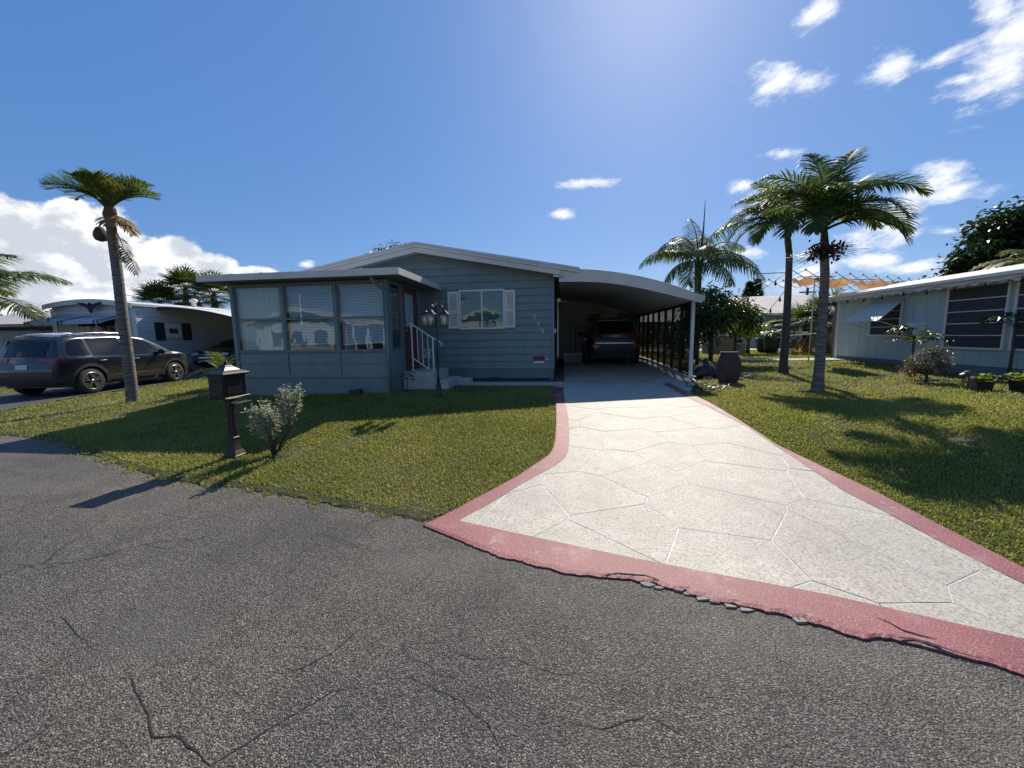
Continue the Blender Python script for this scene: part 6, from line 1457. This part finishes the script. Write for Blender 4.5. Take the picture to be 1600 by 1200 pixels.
# ------------------------------------------------------------------ white neighbouring home on the left
MT['nwhite'] = M('white_siding_aged', (.62, .63, .63), .6, (.54, .55, .55), 1.5)
MT['shut_d'] = M('black_shutter', (.02, .02, .022), .6, (.03, .03, .032), 8)
MT['awn'] = M('pale_blue_awning', (.42, .50, .56), .6, (.36, .43, .49), 2)
nb_ = thing('white_home', 'white manufactured home with arched roof and eagle ornament', 'house', (-19.5, 16, .1))
NYF, NX0, NX1 = 14.0, -21.6, -17.5
def ntop(x):
    t_ = (x - NX0) / (NX1 - NX0); return 3.00 + .30 * math.sin(math.pi * min(1, max(0, .12 + .80 * t_))) ** .8
axs = np.linspace(NX0 - .12, NX1 + .12, 16)
MB().prism([(NX0, .1), (NX1, .1)] + [(x, ntop(x) - .12) for x in np.linspace(NX1, NX0, 14)], (NYF, 26.0), lambda p, e: (p[0], e, p[1])).build('wall', MT['nwhite'], nb_)
nrf = MB().prism([(x, ntop(x)) for x in axs] + [(x, ntop(x) - .10) for x in axs[::-1]], (NYF - .22, 26.3), lambda p, e: (p[0], e, p[1])).build('roof', MT['roof'], nb_)
MB().prism([(x, ntop(x) - .02) for x in axs] + [(x, ntop(x) - .20) for x in axs[::-1]], (NYF - .245, NYF - .222), lambda p, e: (p[0], e, p[1])).build('fascia', MT['white'], nrf)
lap = MB(); z = .55
while z < 2.95:
    lap.add([(NX1 + .025, NYF, z), (NX1 + .025, 25.9, z), (NX1 + .006, 25.9, z + .2), (NX1 + .006, NYF, z + .2)], [(0, 1, 2, 3)]); lap.add([(NX1, NYF, z), (NX1, 25.9, z), (NX1 + .025, 25.9, z), (NX1 + .025, NYF, z)], [(0, 1, 2, 3)])
    lap.add([(NX0, NYF - .02, z), (NX1, NYF - .02, z), (NX1, NYF - .005, z + .2), (NX0, NYF - .005, z + .2)], [(0, 1, 2, 3)]); z += .2
stuff(lap.build('lap_siding', MT['nwhite'], nb_, fixn=False))
MB().box(NX1 - .16, NX1 + .03, NYF - .05, NYF - .021, .2, 3.0).build('corner_trim', MT['white'], nb_); MB().box(NX0 - .03, NX0 + .2, NYF - .05, NYF - .021, .2, 2.95).build('corner_trim', MT['white'], nb_)
MB().box(NX0 + .21, NX1 - .17, NYF - .055, NYF - .021, 2.72, 2.80).build('frieze_board', MT['white'], nb_)
a, c_ = PY(124, 503, NYF), PY(185, 526, NYF)
wdw = MB().box(a.x - .1, c_.x + .1, NYF - .06, NYF - .022, c_.z - .08, a.z + .12).build('window', MT['white'], nb_)
mid_ = (a.x + c_.x) / 2
for x0, x1 in ((a.x, mid_ - .06), (mid_ + .06, c_.x)): MB().box(x0, x1, NYF - .068, NYF - .061, c_.z, a.z + .05).build('pane', MT['glassd'], wdw)
a, c_ = PY(86, 497, NYF), PY(196, 497, NYF)
g = MB(); zz0, zz1 = 2.62, 2.36; g.add([(a.x, NYF - .03, zz0), (c_.x, NYF - .03, zz0), (c_.x, NYF - 1.0, zz1), (a.x, NYF - 1.0, zz1), (a.x, NYF - .03, zz0 - .03), (c_.x, NYF - .03, zz0 - .03), (c_.x, NYF - 1.0, zz1 - .12), (a.x, NYF - 1.0, zz1 - .12)], [(0, 1, 2, 3), (7, 6, 5, 4), (3, 2, 6, 7), (0, 3, 7, 4), (1, 5, 6, 2)])
awn = g.build('awning', MT['awn'], nb_)
for k in (.0, .05, .46, .51, .94, .99):
    x = lerp(a.x, c_.x, k); g = MB(); g.add([(x, NYF - .04, zz0 + .012), (x + .07, NYF - .04, zz0 + .012), (x + .07, NYF - 1.012, zz1 + .01), (x, NYF - 1.012, zz1 + .01), (x, NYF - 1.012, zz1 - .13), (x + .07, NYF - 1.012, zz1 - .13)], [(0, 1, 2, 3), (3, 2, 5, 4)]); g.build('stripe', MT['shut_d'], awn, fixn=False)
for x in (a.x + .05, c_.x - .05): MB().tube([(x, NYF - .95, zz1 - .06), (x + .5, NYF - .04, 1.55)], .018, 5).build('strut', MT['black'], awn)
# eagle ornament
e = PY(141, 476, NYF - .26); g = MB()
wing = [(0, -.08), (.16, .02), (.36, .08), (.58, .10), (.52, .02), (.38, -.04), (.22, -.10), (.10, -.20), (.06, -.34), (-.06, -.34), (-.10, -.20), (-.22, -.10), (-.38, -.04), (-.52, .02), (-.58, .10), (-.36, .08), (-.16, .02)]
g.prism(wing, (e.y - .03, e.y), lambda p, q_: (e.x + p[0], q_, e.z + p[1])); g.ball((e.x, e.y - .03, e.z + .02), .05, .05, .07, 8, 6); g.build('eagle_ornament', MT['shut_d'], nb_)
# side window with shutters
def nside(px_, py_): q_ = PX(px_, py_, NX1 + .04); return q_
s0, s1_, w0, w1 = nside(241, 504), nside(255, 504), nside(257, 507), nside(281, 507); s2_, s3_ = nside(284, 505), nside(297, 505); zlo, zhi = nside(250, 532).z, nside(250, 504).z
for p0, p1 in ((s0, s1_), (s2_, s3_)): MB().box(NX1 + .03, NX1 + .07, p0.y, p1.y, zlo, zhi).build('shutter', MT['shut_d'], nb_)
wdw = MB().box(NX1 + .03, NX1 + .075, w0.y, w1.y, zlo + .12, zhi - .05).build('window', MT['white'], nb_); MB().box(NX1 + .076, NX1 + .082, w0.y + .15, w1.y - .15, zlo + .30, zhi - .25).build('pane', MT['winddark'], wdw)
for xx_, yy_ in ((-17.9, 17.0), (-18.4, 20.0)):
    MB().lathe([(.10, ntop(xx_) - .05), (.10, ntop(xx_) + .22), (.17, ntop(xx_) + .24), (.17, ntop(xx_) + .34), (.05, ntop(xx_) + .40)], (xx_, yy_, 0), 10).build('roof_vent', MT['white'], nrf)
# its bow roofed carport
nc = thing('carport', 'neighbouring bow roofed carport sheltering the black car', 'carport', (-15.4, 18, .1))
def nbow(x): t_ = (x + 17.46) / 4.3; return 3.02 - .10 * t_ - .62 * max(0, t_) ** 2.0
bx_ = list(np.linspace(-17.46, -13.1, 18))
ncr = MB().prism([(x, nbow(x)) for x in bx_] + [(x, nbow(x) - .07) for x in bx_[::-1]], (14.85, 24.0), lambda p, e_: (p[0], e_, p[1])).build('roof', MT['roof'], nc)
MB().prism([(x, nbow(x) - .004) for x in bx_] + [(x, nbow(x) - .13) for x in bx_[::-1]], (14.82, 14.846), lambda p, e_: (p[0], e_, p[1])).build('fascia', MT['shut_d'], ncr)
for y in (14.95, 18, 21, 23.9): MB().box(-13.2, -13.12, y - .04, y + .04, .05, nbow(-13.16) - .072).build('post', MT['white'], nc)
MB().box(-17.45, -13.2, 23.9, 23.99, .05, 3.0).build('rear_wall', MT['siding_d'], nc)
# houses further left
lh = thing('bungalow', 'low bungalow with grey flat carport at far left', 'house', (-33, 20, .1))
MB().box(-41, -27.5, 21, 29, .05, 2.7).build('wall', MT['farwall'], lh); MB().prism([(20.4, 2.65), (25, 3.9), (29.6, 2.65), (29.6, 2.5), (25, 3.75), (20.4, 2.5)], (-41.5, -27), lambda p, e_: (e_, p[0], p[1])).build('roof', MT['farroof'], lh)
for k in range(4): MB().box(-39.5 + 3 * k, -38.2 + 3 * k, 20.94, 20.98, 1.0, 2.1).build('window', MT['winddark'], lh)
MB().box(-34, -22.3, 15.5, 20.2, 2.32, 2.46).build('carport_roof', MT['block'], lh)
for x, y in ((-22.5, 15.7), (-28, 15.7), (-33.8, 15.7), (-22.5, 20)): MB().box(x - .06, x + .06, y - .06, y + .06, .0, 2.318).build('carport_post', MT['white'], lh)

# ------------------------------------------------------------------ homes across the street, seen in the porch glass
def across(label, x0, x1, y0, ridge, wallmat):
    o = thing('bungalow', label, 'house', ((x0 + x1) / 2, y0 - 4, .1)); MB().box(x0, x1, y0 - 8, y0, .0, 2.7).build('wall', wallmat, o)
    MB().prism([(x0 - .5, 2.65), ((x0 + x1) / 2, ridge), (x1 + .5, 2.65), (x1 + .5, 2.5), ((x0 + x1) / 2, ridge - .16), (x0 - .5, 2.5)], (y0 - 8.4, y0 + .5), lambda p, e_: (p[0], e_, p[1])).build('roof', MT['roof'], o)
    w = (x1 - x0) / 4
    for k in range(3):
        xa = x0 + w * (k + .6); wd_ = MB().box(xa, xa + w * .6, y0 + .01, y0 + .05, 1.0, 2.2).build('window', MT['white'], o); MB().box(xa + .08, xa + w * .6 - .08, y0 + .051, y0 + .06, 1.08, 2.12).build('pane', MT['winddark'], wd_)
    MB().box(x1 - .9, x1 - .1, y0 + .01, y0 + .05, .3, 2.3).build('door', MT['redbrown'], o)
    for k in range(4): MB().box(x1 + .6 + 1.1 * k, x1 + .7 + 1.1 * k, y0 + .2, y0 + .3, .0, 2.4).build('carport_post', MT['white'], o)
    MB().box(x1 + .51, x1 + 4.2, y0 - 5, y0 + .5, 2.4, 2.52).build('carport_roof', MT['roof'], o)
across('white home across the street mirrored in the porch windows', -9.5, -2.5, -10.5, 3.7, MT['nwhite'])
across('cream home across the street right of the mirrored white one', 4.5, 11.5, -11, 3.8, MT['farwall'])
across('second white home across the street mirrored faintly at left', -22, -15, -9.5, 3.7, MT['nwhite'])
for i, (x, y, lab) in enumerate(((-12.2, -13, 'leafy tree across the street between the two white homes'), (2.9, -14, 'leafy tree across the street beside the cream home'), (-2, -22, 'tall tree behind the homes across the street'))):
    tree('street_tree', lab, (x, y, .05), 5.5, [(0, 0, 4.2, 1.4), (-1, 0, 3.5, 1.1), (1, 0, 3.6, 1.1), (0, 0, 5.2, .9)], 1300, .3, .16, MT['leaf_m'], 90 + i)

# ------------------------------------------------------------------ clutter in the carport
fz = dz(.5, 15)
o = thing('storage_bin', 'pale storage bin with lid against the carport house wall', 'bin', (.35, 15.2, fz)); MB().box(.05, .75, 14.9, 15.4, fz, fz + .28).build('box', MT['block'], o, .02); MB().box(.03, .77, 14.88, 15.42, fz + .281, fz + .33).build('lid', MT['white'], o, .01)
o = thing('bucket', 'dark bucket beside the pale storage bin', 'bucket', (.95, 15.3, fz)); MB().lathe([(.12, fz), (.16, fz + .3), (.15, fz + .3), (.11, fz + .02)], (.95, 15.3, 0), 14).build('body', MT['greypot'], o); MB().tube([(.79, 15.3, fz + .29), (.95, 15.3, fz + .45), (1.11, 15.3, fz + .29)], .008, 5).build('handle', MT['chrome'], o)
o = thing('wall_shelf', 'high shelf with boxes on the carport rear wall', 'shelf', (2.3, 18.1, 2.2)); MB().box(1.1, 3.3, 17.8, 18.29, 2.18, 2.22).build('board', MT['bark'], o)
for x in (1.3, 3.1): MB().bar((x, 17.85, 2.17), (x, 18.28, 1.85), .04, .04).build('bracket', MT['black'], o)
for i, (x0, x1, h, mt, lab) in enumerate(((1.2, 1.7, .22, 'block', 'pale carton on the carport rear shelf'), (1.8, 2.4, .14, 'white', 'flat white box on the carport rear shelf'), (2.5, 3.2, .20, 'planter', 'tan carton on the carport rear shelf'))):
    o = MB().box(x0, x1, 17.86, 18.25, 2.222, 2.222 + h).build('storage_box', MT[mt], None, .01); tag(o, lab, 'box', 'boxes on the rear shelf')
o = thing('broom', 'broom leaning on the carport rear wall', 'broom', (.6, 18.2, fz)); MB().tube([(.6, 18.0, fz + .12), (.62, 18.27, fz + 1.4)], .014, 6).build('handle', MT['wood_b'], o); MB().box(.45, .75, 17.96, 18.04, fz, fz + .16).build('head', MT['blackp'], o)
